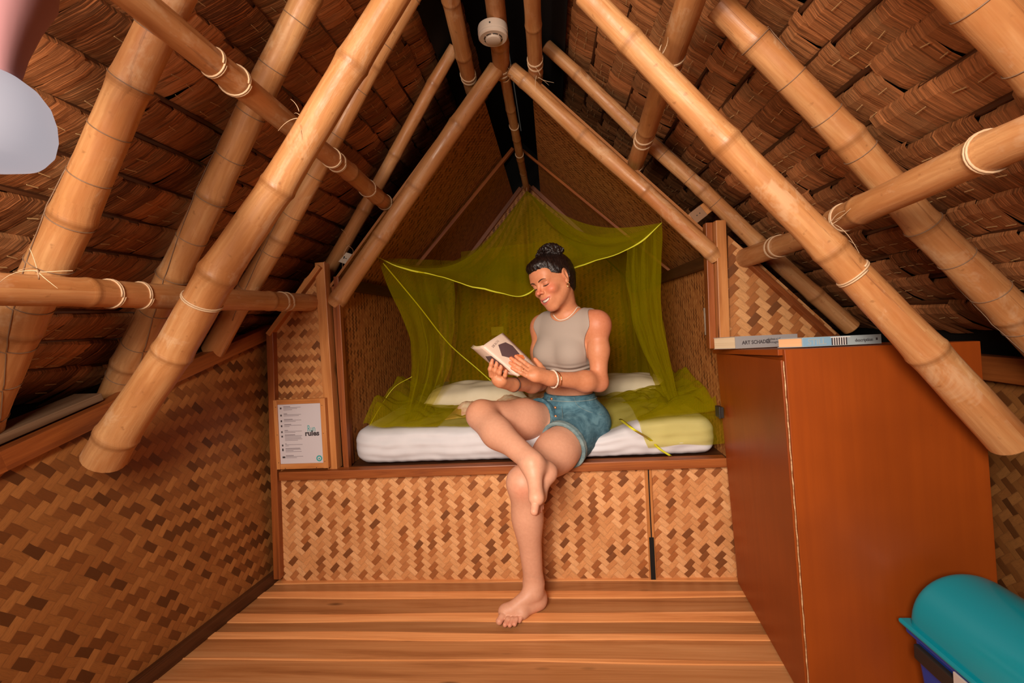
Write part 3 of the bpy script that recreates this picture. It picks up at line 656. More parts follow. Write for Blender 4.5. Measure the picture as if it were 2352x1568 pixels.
# page ends: a short block face left of each spine, turned toward the viewer
def book_pair(A, C, B, Ya, dY, w, th, cover, pages, label, deco):
    """page end face A->C, spine C->B (pixels of the lower edge)"""
    a = hY(A[0], A[1], Ya + dY); c = hY(C[0], C[1], Ya); b_ = hY(B[0], B[1], Ya + .035)
    u = b_ - c; u[2] = 0; Lb = np.linalg.norm(u); u /= Lb; v = a - c; v[2] = 0; w = np.linalg.norm(v); v /= w; v = nrm(v - u * np.dot(u, v) * .0)
    o = c.copy(); z0 = topz(*c[:2]) + .004; zs = (topz(*(c + u * Lb)[:2]) - topz(*c[:2])) / Lb
    zv = (topz(*(c + v * w)[:2]) - topz(*c[:2])) / w
    T = lambda p: np.array([o[0] + u[0] * p[0] + v[0] * p[1], o[1] + u[1] * p[0] + v[1] * p[1], z0 + zs * p[0] + zv * p[1] + p[2]])
    t = thing('paperback_book', o, label, 'book')
    m = MB(); m.box((.001, .003, .0015), (Lb - .003, w - .002, th - .0015), T=T, off=(0, 0)); m.build('page_block', pages, t)
    m = MB(); m.box((-.001, 0, 0), (Lb, w, .0014), T=T); m.box((-.001, 0, th - .0014), (Lb, w, th), T=T); m.box((-.001, -.0008, 0), (Lb, .0014, th), T=T); cv = m.build('cover', cover, t)
    deco(T, t, u, EZ, Lb, th, cv); return t
book_pair((1640, 800), (1690, 796), (1832, 789), 1.56, .11, .12, .040, M_GREYC, M_PAGE, 'thick grey paperback lying on the left back corner of the red cabinet', deco1)
book_pair((1787, 801), (1844, 800), (2024, 788), 1.27, .07, .1, .025, M_BLUEC, M_PAGE2, 'pale blue paperback with black and white stripes lying on the red cabinet front', deco2)
# ---- rules poster in its wooden frame
pu = nrm(q(745, 916) - q(650, 920)); pc = [q(642, 1076, -.016), q(762, 1073, -.016), q(752, 908, -.016), q(641, 917, -.016)]
X0, X1 = pc[0][0], pc[1][0] - .004; Z0, Z1 = pc[0][2] + .002, pc[3][2]
Yf = D - .028
po = thing('framed_poster', ((X0 + X1) / 2, Yf, Z0), 'white rules poster in a pale wooden frame beside the tall post', 'poster')
fw = .022
m = MB()
for lo, hi in (((X0, Yf - .008, Z0), (X0 + fw * .7, Yf + .012, Z1)), ((X1 - fw, Yf - .008, Z0), (X1, Yf + .012, Z1)), ((X0 + fw * .7, Yf - .006, Z0), (X1 - fw, Yf + .012, Z0 + fw)), ((X0 + fw * .7, Yf - .006, Z1 - fw * .9), (X1 - fw, Yf + .012, Z1))): m.box(lo, hi)
m.build('frame', M_PINE, po, bevel=.0015)
M_PAPER = flat('white_poster_paper', (0.58, 0.53, 0.56), .3); M_TEAL = flat('teal_print', (0.03, 0.33, 0.33), .5); M_GREYP = flat('grey_print', (0.23, 0.19, 0.21), .6)
x0, x1, z0, z1 = X0 + fw * .7, X1 - fw, Z0 + fw, Z1 - fw * .9; Pw, Ph = x1 - x0, z1 - z0; yp = Yf - .001
m = MB(); m.box((x0, yp, z0), (x1, yp + .004, z1)); sheet = m.build('paper_sheet', M_PAPER, po)
pt = lambda fx, fz: np.array([x0 + fx * Pw, yp - .0004, z1 - fz * Ph])
text('rules', .030, pt(.60, .54), EX, EZ, M_INK, sheet, 'title_word', bold=.0011, sx=1.05)
text('Run', .040, pt(.66, .475), EX, EZ, M_TEAL, sheet, 'script_word', bold=-.0003, sx=.55)
m = MB(); mi_ = MB()
rows = [(.035, (.16, .40, .32, .2), 0), (.155, (.08, .40, .35), 0), (.25, (.2, .40, .27), 1), (.335, (.16, .40, .12), 0), (.435, (.08, .40, .25), 0), (.51, (.24, .40, .38, .38, .40, .30), 0), (.66, (.03, .40, .08), 0), (.74, (.34, .36, .18, .37), 1), (.86, (.18, .40, .25), 0)]
for fz, ls, bd in rows:
    for k, L_ in enumerate(ls):
        a = pt(.13, fz + k * .019); m.box(a + [0, -.0002, -.0028 if k == 0 else -.0016], a + [L_ * Pw, .0004, 0], mi=0)
    a = pt(.05, fz + .012); r_ = .0042
    mi_ = MB(); mi_.box(a + [0, -.0002, -.0085], a + [.0065 if fz < .8 else .012, .0004, -.001 if fz != .74 else .002]); mi_.build('bullet_icon', M_INK, sheet)
m.build('small_print', M_GREYP, sheet)
m = MB(); cc = pt(.90, .925); T = lambda v: cc + np.array([v[0], -v[2], v[1]])
m.lathe([(.0075, 0), (.0075, .0006), (.0125, .0006), (.0125, 0)], 28, T); m.build('round_emblem', M_TEAL, sheet)
m = MB(); m.lathe([(0, .0004), (.0075, .0004), (.0075, 0)], 24, T); eb = m.build('emblem_centre', M_PAPER, sheet)
m = MB(); m.lathe([(.0, .0008), (.0035, .0008), (.0035, 0)], 14, lambda v: T(v) + [0, 0, -.001]); m.build('emblem_mark', M_TEAL, sheet)
for fx, fz in ((.03, .1), (.03, .5), (.03, .9), (.97, .1), (.97, .5), (.97, .9), (.2, .985), (.8, .985)):
    pp = np.array([X0 + fx * (X1 - X0) + (.004 if fx < .1 else -.007), Yf - .0085, Z1 - fz * (Z1 - Z0)]); m = MB(); m.box(pp - [.0012, .0005, .0012], pp + [.0012, .001, .0012]); m.build('nail_head', M_HINGE, po)
# ---- smoke detector
sd_ = hZ(1131, 66, 2.032); zt_ = 2.046
det = thing('smoke_detector', (sd_[0], sd_[1], zt_ - .05), 'round ivory smoke detector under the thick ridge pole', 'smoke detector')
T = lambda v: np.array([sd_[0] + v[0], sd_[1] + v[1] + .01, zt_ - .038 + v[2]])
m = MB(); m.lathe([(0, .036), (.049, .036), (.0505, .030), (.0505, .012), (.049, .010), (.050, .008), (.049, 0), (.045, -.004), (.0, -.004)], 44, T); m.build('housing', M_WHITE, det, auto=35)
m = MB(); m.lathe([(.026, -.003), (.0255, -.011), (.022, -.013), (.0, -.013)], 36, T); m.build('sensor_cap', M_WHITE, det, auto=35)
m = MB()
for a0 in range(0, 360, 45):
    pts = [T((.0295 * cos(radians(a0 + k)), .0295 * sin(radians(a0 + k)), -.0035)) for k in range(4, 38, 3)]; m.tube(pts, .0022, 6)
m.build('vent_slots', M_HINGE, det)
m = MB(); pp = T((-.004, -.0505, .020)); m.lathe([(0, -.001), (.0028, -.001), (.0028, .003)], 12, lambda v: pp + np.array([v[0], v[2], v[1]])); m.build('indicator_hole', M_HINGE, det)
# ---- outlets
def socket(c, w, h, U, V, N, name, label, holes=True):
    t = thing(name, c, label, 'socket'); m = MB(); T = lambda p: c + U * p[0] + V * p[1] + N * p[2]
    m.box((-w / 2, -h / 2, 0), (w / 2, h / 2, .010), T=T); m.build('cover_plate', M_WHITE, t, bevel=.002)
    if holes:
        m = MB()
        for s_ in (-1, 1): m.box((s_ * .007 - .0022, -.0022, .0095), (s_ * .007 + .0022, .0022, .0108), T=T)
        m.build('socket_holes', M_HINGE, t)
    return t
cL = hY(792, 592, 1.985); U_ = nrm([.9, 0, -.35]); V_ = np.array([-U_[2] * -1, 0, U_[0]]); V_ = nrm(np.cross(-EY, U_) * -1)
m = MB(); T = lambda p: cL + U_ * p[0] + nrm([.35, 0, .9]) * p[1] + EY * p[2]
tb = thing('power_outlet', cL, 'small ivory outlet box in the dark gap above the pale post', 'socket')
m.box((-.032, -.026, 0), (.034, .026, .05), T=T); m.build('outlet_box', M_WHITE, tb, bevel=.003)
m = MB(); m.box((-.006, -.005, -.001), (-.001, .007, .001), T=T); m.box((.004, -.003, -.001), (.009, .001, .001), T=T); m.build('socket_holes', M_HINGE, tb)
cJ = hY(1604, 492, 1.90); a45 = radians(35)
U_ = np.array([cos(a45), 0, sin(a45)]); V_ = np.array([-sin(a45), 0, cos(a45)])
T = lambda p: cJ + U_ * p[0] + V_ * p[1] + EY * p[2]
tb = thing('junction_box', cJ, 'square wooden junction box tilted beside the top of the right pine post', 'junction box')
m = MB(); m.box((-.027, -.025, 0), (.027, .025, .004), T=T); m.build('cover_plate', flat('tan_plastic', (.30, .16, .085), .5), tb, bevel=.001)
m = MB(); m.box((-.030, -.024, .004), (.058, .024, .05), T=T); m.build('box', M_PINE, tb, bevel=.002)
m = MB()
for s_ in (-.007, .007): m.box((s_ - .002, -.002, -.001), (s_ + .002, .002, .001), T=T)
m.build('socket_holes', M_HINGE, tb)
cS = hX(1629, 738, XR - .003)
cS[1] = max(cS[1], D + .06)
ts = thing('wall_switch', cS - [0, 0, .06], 'slim ivory switch plate on the right alcove wall beside the reddish post', 'switch')
m = MB(); m.box(cS - [.010, .035, .058], cS + [0, .035, .058]); m.build('cover_plate', M_WHITE, ts, bevel=.002)
m = MB(); m.box(cS - [.013, .012, .035], cS + [-.009, .012, .035]); m.build('rocker', flat('white_plastic', (.75, .68, .60), .3), ts, bevel=.001)
socket(hY(1143, 760, BYK - .003), .10, .07, EX, EZ, -EY, 'power_outlet', 'faint outlet plate on the back wall seen through the net, above the book')
# ---- mattress
def mat_cloth(name, col, col2, rough=.85, sc=6):
    b = NB(name); n = b.noise(b.scale(b.uv(), sc, sc), 1.0, 3.0); c = b.ramp(n, [(.35, col2), (.65, col)]); n2 = b.noise(b.scale(b.uv(), 300, 300), 1.0, 2.0)
    b.bump(n2, .1, .0006); return b.fin(c, rough, .2)
M_SHEET = mat_cloth('white_fitted_sheet', (0.66, 0.65, 0.68), (0.60, 0.59, 0.62))
SEAT = np.array([0.10, 1.96])
mx0, mx1 = hY(803, 1030, D + .015)[0], .632; mzb, mzt = PZ + .008, .622; my0, my1 = D + .0, 3.5
def mat_fn(p):
    x, y, z = p; u = (z - mzb) / (mzt - mzb)
    dd = math.exp(-((x - SEAT[0]) / .20) ** 2 - ((y - SEAT[1]) / .17) ** 2) * .085
    z2 = z - dd * u + (.012 * sin(x * 2.1 + 1) + .003 * vnoise((x, y, 0), 9)) * u
    wr = .005 * vnoise((x * 1.2, 0, z * 2.5), 14) + .0022 * sin(z * 150 + 5 * vnoise((x, 0, z), 4)) + .0025 * sin(x * 120 + 30 * z) * max(0, 1 - (z - mzb) / .03)
    y2 = y + (wr if y < D + .08 else 0) - (.0 + .012 * math.exp(-((x - SEAT[0]) / .25) ** 2)) * (1 if y < D + .1 else 0) * u
    edge = max(0, 1 - (x - mx0) / .5); z2 += .012 * edge * u
    y2 += .045 * max(0, 1 - (x - mx0) / .12) ** 2 * (1 if y < D + .15 else 0)
    return np.array([x, y2, max(z2, mzb - .001)])
m = MB(); rbox(m, ((mx0 + mx1) / 2, (my0 + my1) / 2, (mzb + mzt) / 2), ((mx1 - mx0) / 2, (my1 - my0) / 2, (mzt - mzb) / 2), .058, (110, 90, 16), fn=mat_fn)
mo = merge(m.build('mattress', M_SHEET, smooth=True, origin=(-.1, 2.6, mzb))); mo.data.polygons.foreach_set('use_smooth', [True] * len(mo.data.polygons))
tag(mo, 'thin white mattress on the bed platform in the alcove, under the seated person', 'mattress')
# ---- pillows and blanket
M_PIL = mat_cloth('cream_pillow_cloth', (0.66, 0.58, 0.42), (0.58, 0.50, 0.34)); M_BLK = mat_cloth('floral_blanket_cloth', (0.72, 0.56, 0.36), (0.60, 0.30, 0.16), sc=22)
def pillow(c, L_, W_, Hh, ang, mat, label, tilt=0.0):
    n = 26; P1 = []; P2 = []
    for i in range(n + 1):
        r1 = []; r2 = []
        for j in range(n + 1):
            a, b_ = 2 * i / n - 1, 2 * j / n - 1
            k = max(0, (1 - abs(a) ** 3.2)) ** .5 * max(0, (1 - abs(b_) ** 3.2)) ** .5
            sx = a * (1 - .06 * (1 - abs(a)) * 0 - .05 * (b_ * b_ < 0)); w_ = vnoise((a * 2, b_ * 2, c[0]), 1.2, 3) * .012 * k
            x = a * L_ / 2 * (1 - .06 * b_ * b_ * 0) ; y = b_ * W_ / 2
            X = x * cos(ang) - y * sin(ang); Y_ = x * sin(ang) + y * cos(ang)
            z = Hh * k
            r1.append((c[0] + X, c[1] + Y_, c[2] + Hh * .45 + z * .55 + w_ + tilt * b_)); r2.append((c[0] + X, c[1] + Y_, c[2] + Hh * .45 - z * .45 + tilt * b_))
        P1.append(r1); P2.append(r2)
    m = MB(); m.grid(P1[::-1]); m.grid(P2); o = merge(m.build('pillow', mat, smooth=True, origin=c)); return tag(o, label, 'pillow')
pillow(hZ(1095, 925, .64) * [1, 1, 1] + [0, 0, -.012], .50, .34, .12, .15, M_PIL, 'cream pillow on the mattress behind the raised knee, inside the net')
pillow(np.array([.36, 2.55, .622]), .48, .34, .11, -.1, M_PIL, 'dim cream pillow on the mattress to the right of the person, inside the net')
P = []
for i in range(60):
    row = []
    for j in range(34):
        a, b_ = i / 59, j / 33; x = -.50 + .60 * a; y = 2.03 + .42 * b_ + .06 * sin(a * 4)
        ed = min(1, 6 * a * (1 - a) * 1.2) * min(1, 5 * b_ * (1 - b_) * 1.3)
        z = .628 + .015 * sin(x*2.1+1) * 0 + ed * (.045 + .035 * vnoise((x, y, 0), 7, 2) + .018 * abs(vnoise((x, y, 0), 18, 5)) * 1.5 + .02 * sin(x * 26 + y * 9))
        row.append((x, y, max(z, .626)))
    P.append(row)
m = MB(); m.grid(P); o = m.build('crumpled_blanket', M_BLK, smooth=True, solid=.004); tag(o, 'crumpled beige floral blanket on the mattress behind the crossed leg', 'blanket')
# ---- lamp at the upper left
lc = hY(-44, 276, .50); lr = .0665
lamp = thing('hanging_lamp', lc, 'glowing pale round lamp at the upper left corner, near the camera', 'lamp')
bS = NB('glowing_lamp_shade'); bS.b.inputs['Emission Color'].default_value = (.86, .79, .86, 1); bS.b.inputs['Emission Strength'].default_value = .48; M_GLOW = bS.fin((.04, .038, .045), .5)
T = lambda v: lc + np.array(v)
m = MB(); m.lathe([(.0, .062), (.02, .061), (.038, .055), (.052, .043), (.062, .026), (.0665, .006), (.067, -.012), (.063, -.032), (.054, -.045), (.050, -.049), (.03, -.056), (.0, -.059)], 48, T); m.build('glass_globe', M_GLOW, lamp, smooth=True)
M_PINKC = flat('dusty_pink_cloth', (.30, .14, .15), .8)
m = MB(); m.lathe([(.0, .19), (.076, .185), (.074, .165), (.058, .13), (.044, .09), (.037, .062), (.036, .050), (.0, .048)], 32, T); m.build('lamp_holder', M_PINKC, lamp, smooth=True)
m = MB(); m.tube([lc + [0, 0, .18], lc + [-.01, .01, .22], lc + [-.03, .02, .26]], .003, 8); m.build('cord', M_HINGE, lamp)
# ---- bin with domed lid
zr = .262; bA = hZ(2055, 1413, zr); bx0 = bA[0]; by1 = min(bA[1], 1.20); by0 = by1 - .36; bw = .25; bx1 = bx0 + bw; rr_ = bw / 2 - .004
M_TEALP = flat('glossy_teal_plastic', (0.0, 0.27, 0.35), .22, .5); M_BLUEPL = flat('blue_plastic', (0.012, 0.05, 0.33), .3)
bn = thing('waste_bin', ((bx0 + bx1) / 2, (by0 + by1) / 2, 0), 'small blue waste bin with a domed teal lid in front of the red cabinet', 'bin')
m = MB(); tp = .022
m.hexa([(bx0 + tp + .01, by0 + tp + .01, 0.002), (bx1 - tp - .01, by0 + tp + .01, 0.002), (bx1 - tp - .01, by1 - tp - .01, 0.002), (bx0 + tp + .01, by1 - tp - .01, 0.002),
        (bx0 + .012, by0 + .012, zr - .004), (bx1 - .012, by0 + .012, zr - .004), (bx1 - .012, by1 - .012, zr - .004), (bx0 + .012, by1 - .012, zr - .004)]); m.build('body', M_BLUEPL, bn, bevel=.012)
m = MB(); m.box((bx0 + .004, by0 + .004, zr - .022), (bx1 - .004, by1 - .004, zr - .002)); m.build('blue_collar', M_BLUEPL, bn, bevel=.005)
m = MB(); m.box((bx0 + .002, by0 + .03, zr - .068), (bx0 + .016, by1 - .03, zr - .032)); m.box((bx0 + .006, by0 + .006, zr - .060), (bx1 - .006, by0 + .03, zr - .036)); m.build('black_handle_band', M_HINGE, bn, bevel=.004)
m = MB(); lo_ = by1 - .145; m.box((bx0 - .0015, lo_ - .075, zr - .040), (bx0 + .003, lo_, zr - .012)); m.build('white_label', flat('label_white', (.55, .50, .47), .5), bn, bevel=.001)
m = MB(); m.box((bx0 - .008, by0 - .008, zr - .002), (bx1 + .008, by1 + .002, zr + .010)); m.build('lid_rim', M_TEALP, bn, bevel=.005)
P = []; nu, nv = 26, 40; Ld = by1 - by0 - .012; cxb = (bx0 + bx1) / 2
for i in range(nu + 1):
    a = pi * i / nu; row = []
    for j in range(nv + 1):
        # super-elliptic ends: radius shrinks near both ends with a rounded shoulder
        t = -1 + 2 * j / nv; s_ = math.copysign(1 - (1 - abs(t)) ** 2, t) if abs(t) > 0 else 0
        yy = (by0 + by1) / 2 + s_ * Ld / 2; e_ = max(0, 1 - abs(s_) ** 26) ** (1 / 3.2) if abs(s_) < 1 else 0
        row.append((cxb + rr_ * cos(a) * (e_ if False else (.0 + 1.0 * e_)), yy, zr + .008 + (rr_ * 1.02) * max(0, sin(a)) ** .9 * e_))
    P.append(row)
m = MB(); m.grid(P); m.build('domed_lid', M_TEALP, bn, smooth=True)
# ================================================================ MOSQUITO NET
def mat_net():
    b = NB('yellow_green_netting'); t = b.t
    uvs = b.sep(b.uv()); n = b.noise(b.scale(b.uv(), 7, 7), 1.0, 3.0)
    dif = b.n('ShaderNodeBsdfDiffuse'); dif.inputs[0].default_value = (0.50, 0.44, 0.005, 1)
    trl = b.n('ShaderNodeBsdfTranslucent'); trl.inputs[0].default_value = (0.42, 0.38, 0.004, 1)
    ms = b.n('ShaderNodeMixShader'); ms.inputs[0].default_value = .35; b.link(dif.outputs[0], ms.inputs[1]); b.link(trl.outputs[0], ms.inputs[2])
    tr = b.n('ShaderNodeBsdfTransparent'); tr.inputs[0].default_value = (0.95, 0.90, 0.58, 1)
    lw = b.n('ShaderNodeLayerWeight'); lw.inputs[0].default_value = .42       # threads close up seen edge-on
    f = b.m_('ADD', b.m_('MULTIPLY', lw.outputs['Facing'], .58), b.m_('MULTIPLY_ADD', n, .14, .045))
    mx = b.n('ShaderNodeMixShader'); b.link(f, mx.inputs[0]); b.link(tr.outputs[0], mx.inputs[1]); b.link(ms.outputs[0], mx.inputs[2])
    b.link(mx.outputs[0], b.out.inputs['Surface']); return b.m
M_NET = mat_net(); M_BEAD = flat('yellow_hem_tape', (0.62, 0.60, 0.02), .6)
def cr(pts, n):
    """smooth curve through points (Catmull-Rom), n samples"""
    pts = np.array(pts, float); k = len(pts); out = []
    P_ = np.vstack([2 * pts[0] - pts[1], pts, 2 * pts[-1] - pts[-2]])
    for s in np.linspace(0, k - 1 - 1e-9, n):
        i = int(s); t = s - i; a, b_, c, d = P_[i:i + 4]
        out.append(.5 * ((2 * b_) + (-a + c) * t + (2 * a - 5 * b_ + 4 * c - d) * t * t + (-a + 3 * b_ - 3 * c + d) * t ** 3))
    return np.array(out)
Pk = hY(1210, 438, 3.30); FL = hY(868, 592, 2.02); FR = hY(1520, 511, 2.02)
sm = [(868, 592, 2.02), (930, 617, 2.06), (1000, 631, 2.12), (1075, 656, 2.18), (1150, 672, 2.22), (1187, 680, 2.24), (1215, 674, 2.25), (1240, 655, 2.25), (1295, 625, 2.22), (1365, 600, 2.15), (1440, 574, 2.08), (1490, 540, 2.04), (1520, 511, 2.02)]
seam = cr([hY(*p) for p in sm], 70)
BL = hY(1085, 600, 3.25); BR = hY(1420, 560, 3.25)
lseam = cr([FL, hY(940, 626, 2.4), hY(1010, 622, 2.8), BL], 40); rseam = cr([FR, hY(1470, 548, 2.4), hY(1440, 562, 2.8), BR], 40); bseam = cr([BL, hY(1200, 640, 3.25), hY(1310, 600, 3.25), BR], 40)
def canopy(cv, sag, seed, n=34, left=0.0):
    P = []
    for i, c in enumerate(cv):
        row = []; tt = i / (len(cv) - 1)
        for j in range(n):
            s = j / (n - 1); p = c * (1 - s) + Pk * s
            fold = .040 * sin(tt * 17 + seed + 2.5 * s) * sin(pi * s) + .022 * sin(tt * 37 + seed * 2 + s * 5) * sin(pi * min(1, s * 1.3))
            p = p + np.array([0, 0, -sag * (1 + left * (1 - tt) ** 2) * sin(pi * s) * (1 - .35 * s) + fold * sin(pi * tt) ** .5])
            row.append(p)
        P.append(row)
    return P
m = MB(); m.grid(canopy(seam, .13, 1, left=1.1)); m.grid(canopy(lseam, .25, 2)); m.grid(canopy(rseam, .20, 3)); m.grid(canopy(bseam, .13, 4))
def curtain(A, B_, folds, amp, axis, seed, nt=46, ns=60, spread=True):
    A = cr(A, ns); B_ = cr(B_, ns); P = []
    for i in range(nt):
        t = i / (nt - 1); row = []
        for j in range(ns):
            s = j / (ns - 1); p = A[j] * (1 - t) + B_[j] * t; w_ = sin(pi * t) ** .4 if 0 < t < 1 else 0
            f = amp * (.35 + .65 * s) * (sin(folds * 2 * pi * t + seed + 1.2 * sin(s * 3 + seed)) + .4 * sin(folds * 4.3 * pi * t + seed * 2 + s * 2)) * w_
            p = p + np.array(axis) * f + EX * .010 * vnoise((t * 5, s * 5, seed), 1.3) ; row.append(p)
        P.append(row)
    m.grid(P)
pz = lambda L, Y: [hY(x, y, Y if not hasattr(Y, '__len__') else Y[k]) for k, (x, y) in enumerate(L)]
LO = pz([(868, 592), (900, 682), (932, 748), (945, 805), (946, 865), (935, 925), (925, 978)], [2.02, 2.03, 2.04, 2.05, 2.06, 2.05, 2.03])
LI = pz([(1046, 646), (1044, 715), (1040, 780), (1030, 850), (1002, 915), (955, 985)], [2.15, 2.16, 2.16, 2.14, 2.10, 2.02])
LB_ = [BL] + pz([(1075, 700), (1060, 800), (1045, 880)], [3.25, 3.22, 3.2])
curtain(LO, LI, 3, .016, EY, .4); curtain(LO, LB_, 4, .022, EX, 1.7)
RO = pz([(1520, 511), (1519, 610), (1518, 700), (1530, 780), (1546, 860), (1566, 950)], [2.02, 2.03, 2.05, 2.06, 2.06, 2.02])
RI = pz([(1440, 575), (1441, 650), (1452, 725), (1478, 805), (1518, 885), (1545, 958)], [2.08, 2.13, 2.15, 2.14, 2.10, 2.02])
RB_ = [BR] + pz([(1425, 660), (1435, 760), (1440, 870)], [3.25, 3.22, 3.2])
curtain(RO, RI, 3, .016, EY, 2.3); curtain(RO, RB_, 4, .020, EX, 3.1)
curtain(LB_, RB_, 7, .022, EY, 4.2, nt=90)
curtain([p + [.01, -.28, .0] for p in LB_], [p + [-.01, -.28, 0] for p in RB_], 5, .030, EY, 1.1, nt=90)
curtain([p + [.02, -.52, -.01] for p in LB_], [p + [-.02, -.52, -.01] for p in RB_], 4, .030, EY, 2.6, nt=90)
# skirts heaped on the mattress
def heap(x0, x1, y0, y1, hmax, wallx, seed, over=False):
    P = []
    for i in range(60):
        row = []; a = i / 59; x = x0 + (x1 - x0) * a
        jj = list(range(46))
        for j in jj:
            b_ = j / 45; y = y0 + (y1 - y0) * b_
            zb = mat_fn(np.array([x, max(y, my0 + .06), mzt]))[2] + .005
            e_ = math.exp(-abs(x - wallx) / .11); ed = min(1, 4 * a if wallx > x0 + .05 else 4 * (1 - a)) * min(1, 5 * (1 - b_)) * min(1, .15 + 4 * b_)
            z = zb + ed * (hmax * e_ * (.75 + .5 * vnoise((x, y, 0), 5, seed)) + .014 * (1 + sin(x * 31 + 9 * vnoise((x, y, 0), 4, seed)) ) * .8 + .018 * abs(vnoise((x, y, 0), 12, seed)) * 2)
            yy = y
            if over and b_ < .22:
                k = (.22 - b_) / .22; yy = y0 + (y1 - y0) * .22 - (y1 - y0) * .22 * min(1, k * 1.6) ; z = zb - .002 - max(0, k - .45) * .19; yy = min(yy, my0 + .02) if k > .5 else yy
                if k > .45: yy = my0 - .010 + .006 * sin(x * 40)
            xk = (1 - a) * (.06 * sin(b_ * 7 + seed) + .05 * (b_ - .3)) if over else 0
            row.append((x + xk + .01 * vnoise((x, y, 0), 6, seed + 2), yy, z))
        P.append(row)
    m.grid(P)
heap(-.815, -.30, my0 + .01, 2.75, .17, -.80, 1.0)
heap(-.80, -.50, my0 + .02, 2.35, .11, -.79, 6.2)
heap(.34, .65, my0 + .03, 2.45, .09, .64, 7.7)
heap(.22, .655, my0 + .06, 2.75, .13, .64, 2.0)
heap(.395, .655, my0 - .03, 2.3, .05, .66, 3.5, over=True)
net = m.build('mosquito_net', M_NET, smooth=True, origin=(Pk[0], 2.6, .64)); tag(net, 'sheer yellow-green mosquito net hanging over the bed behind the person', 'mosquito net')
m = MB(); m.tube([p + EZ * .006 * vnoise(p, 14) for p in seam], [.0022 + .0022 * sin(i * .23) ** 4 for i in range(70)], 8); m.build('front_hem', M_BEAD, net, smooth=True)
m = MB(); m.tube(rseam, .0018, 6); m.build('side_hem', M_BEAD, net, smooth=True); m = MB(); m.tube(lseam, .0014, 6); m.build('side_hem', M_BEAD, net, smooth=True)
m = MB(); m.tube(cr(pz([(880, 604), (960, 700), (1030, 788), (1100, 850), (1160, 905), (1195, 948)], [2.03, 2.2, 2.35, 2.45, 2.5, 2.5]), 50), .0030, 6); m.tube(cr(pz([(946, 865), (905, 890), (870, 940), (845, 985)], [2.06, 2.1, 2.05, 1.98]), 30), .0013, 6); m.build('corner_seam', M_BEAD, net, smooth=True)
for nm_, A_, B_ in (('left', FL, hp(880, 560, RP, NL)), ('right', FR, hp(1512, 470, RP, NR))):
    m = MB(); m.tube([A_, (A_ + B_) / 2 + [0, 0, -.005], B_], .0012, 5); m.build('hanging_string', M_RATTAN, net)
m = MB(); m.tube([Pk, Pk + [0, .03, .04], c1 + [0, -.06, -.02]], .002, 5); m.build('hanging_string', M_RATTAN, net)
# yellow tape trailing over the mattress edge
tp_ = cr([hZ(1425, 962, .636), hZ(1455, 985, .634), hY(1492, 1008, my0 - .008), hY(1515, 1030, my0 - .012), hY(1540, 1046, my0 - .012)], 24); P = []
for p in tp_:
    P.append([p + [-.0065, 0, -.001], p + [0, -.001, .001], p + [.0065, 0, -.001]])
m = MB(); m.grid(P); m.build('loose_hem_tape', M_BEAD, net, smooth=True, solid=.0015)
# ================================================================ THE PERSON
f32 = np.float32
def _smin(a, b, k):
    h = np.maximum(k - np.abs(a - b), 0) / k; return np.minimum(a, b) - h * h * k * .25
class Cap:      # tapered capsule
    def __init__(s, a, b, ra, rb=None, k=.02, sub=False): s.a = np.array(a, float); s.b = np.array(b, float); s.ra = ra; s.rb = ra if rb is None else rb; s.k = k; s.sub = sub
    def bb(s): r = max(s.ra, s.rb); return np.minimum(s.a, s.b) - r, np.maximum(s.a, s.b) + r
    def d(s, P):
        ab = s.b - s.a; t = np.clip(((P - s.a.astype(f32)) @ ab.astype(f32)) / max(float(ab @ ab), 1e-12), 0, 1)
        q_ = P - (s.a.astype(f32) + t[..., None] * ab.astype(f32)); return np.sqrt((q_ ** 2).sum(-1)) - (s.ra + (s.rb - s.ra) * t)
class Ell:      # ellipsoid, R columns = its axes
    def __init__(s, c, r, R=None, k=.02, sub=False): s.c = np.array(c, float); s.r = np.array(r, float); s.R = np.eye(3) if R is None else np.array(R); s.k = k; s.sub = sub
    def bb(s): e = np.abs(s.R) @ s.r; return s.c - e, s.c + e
    def d(s, P):
        q_ = (P - s.c.astype(f32)) @ s.R.astype(f32); k0 = np.sqrt(((q_ / s.r.astype(f32)) ** 2).sum(-1)); k1 = np.sqrt(((q_ / (s.r.astype(f32) ** 2)) ** 2).sum(-1))
        return k0 * (k0 - 1) / np.maximum(k1, 1e-9)
def groupd(P, prims, base=None, infl=0.0):
    f = np.full(P.shape[:-1], 1.0, f32) if base is None else base
    for p in prims:
        d = p.d(P) - (0 if p.sub else infl)
        f = -_smin(-f, d, p.k) if p.sub else _smin(f, d, p.k)
    return f
def groupgrid(G, prims, infl=0.0, lo=None, h=None):
    """prims on a grid, each only inside its own box"""
    f = np.full(G.shape[:-1], 1.0, f32); n = np.array(G.shape[:-1])
    for p in prims:
        a, b_ = p.bb(); mg = p.k + infl + 4 * h
        i0 = np.clip(np.floor((a - mg - lo) / h).astype(int), 0, n); i1 = np.clip(np.ceil((b_ + mg - lo) / h).astype(int) + 1, 0, n)
        if (i1 <= i0).any(): continue
        sl = tuple(slice(i0[k], i1[k]) for k in range(3)); S = G[sl]; d = p.d(S) - (0 if p.sub else infl)
        if p.sub: f[sl] = -_smin(-f[sl], d, p.k)
        else: f[sl] = _smin(f[sl], d, p.k)
    return f
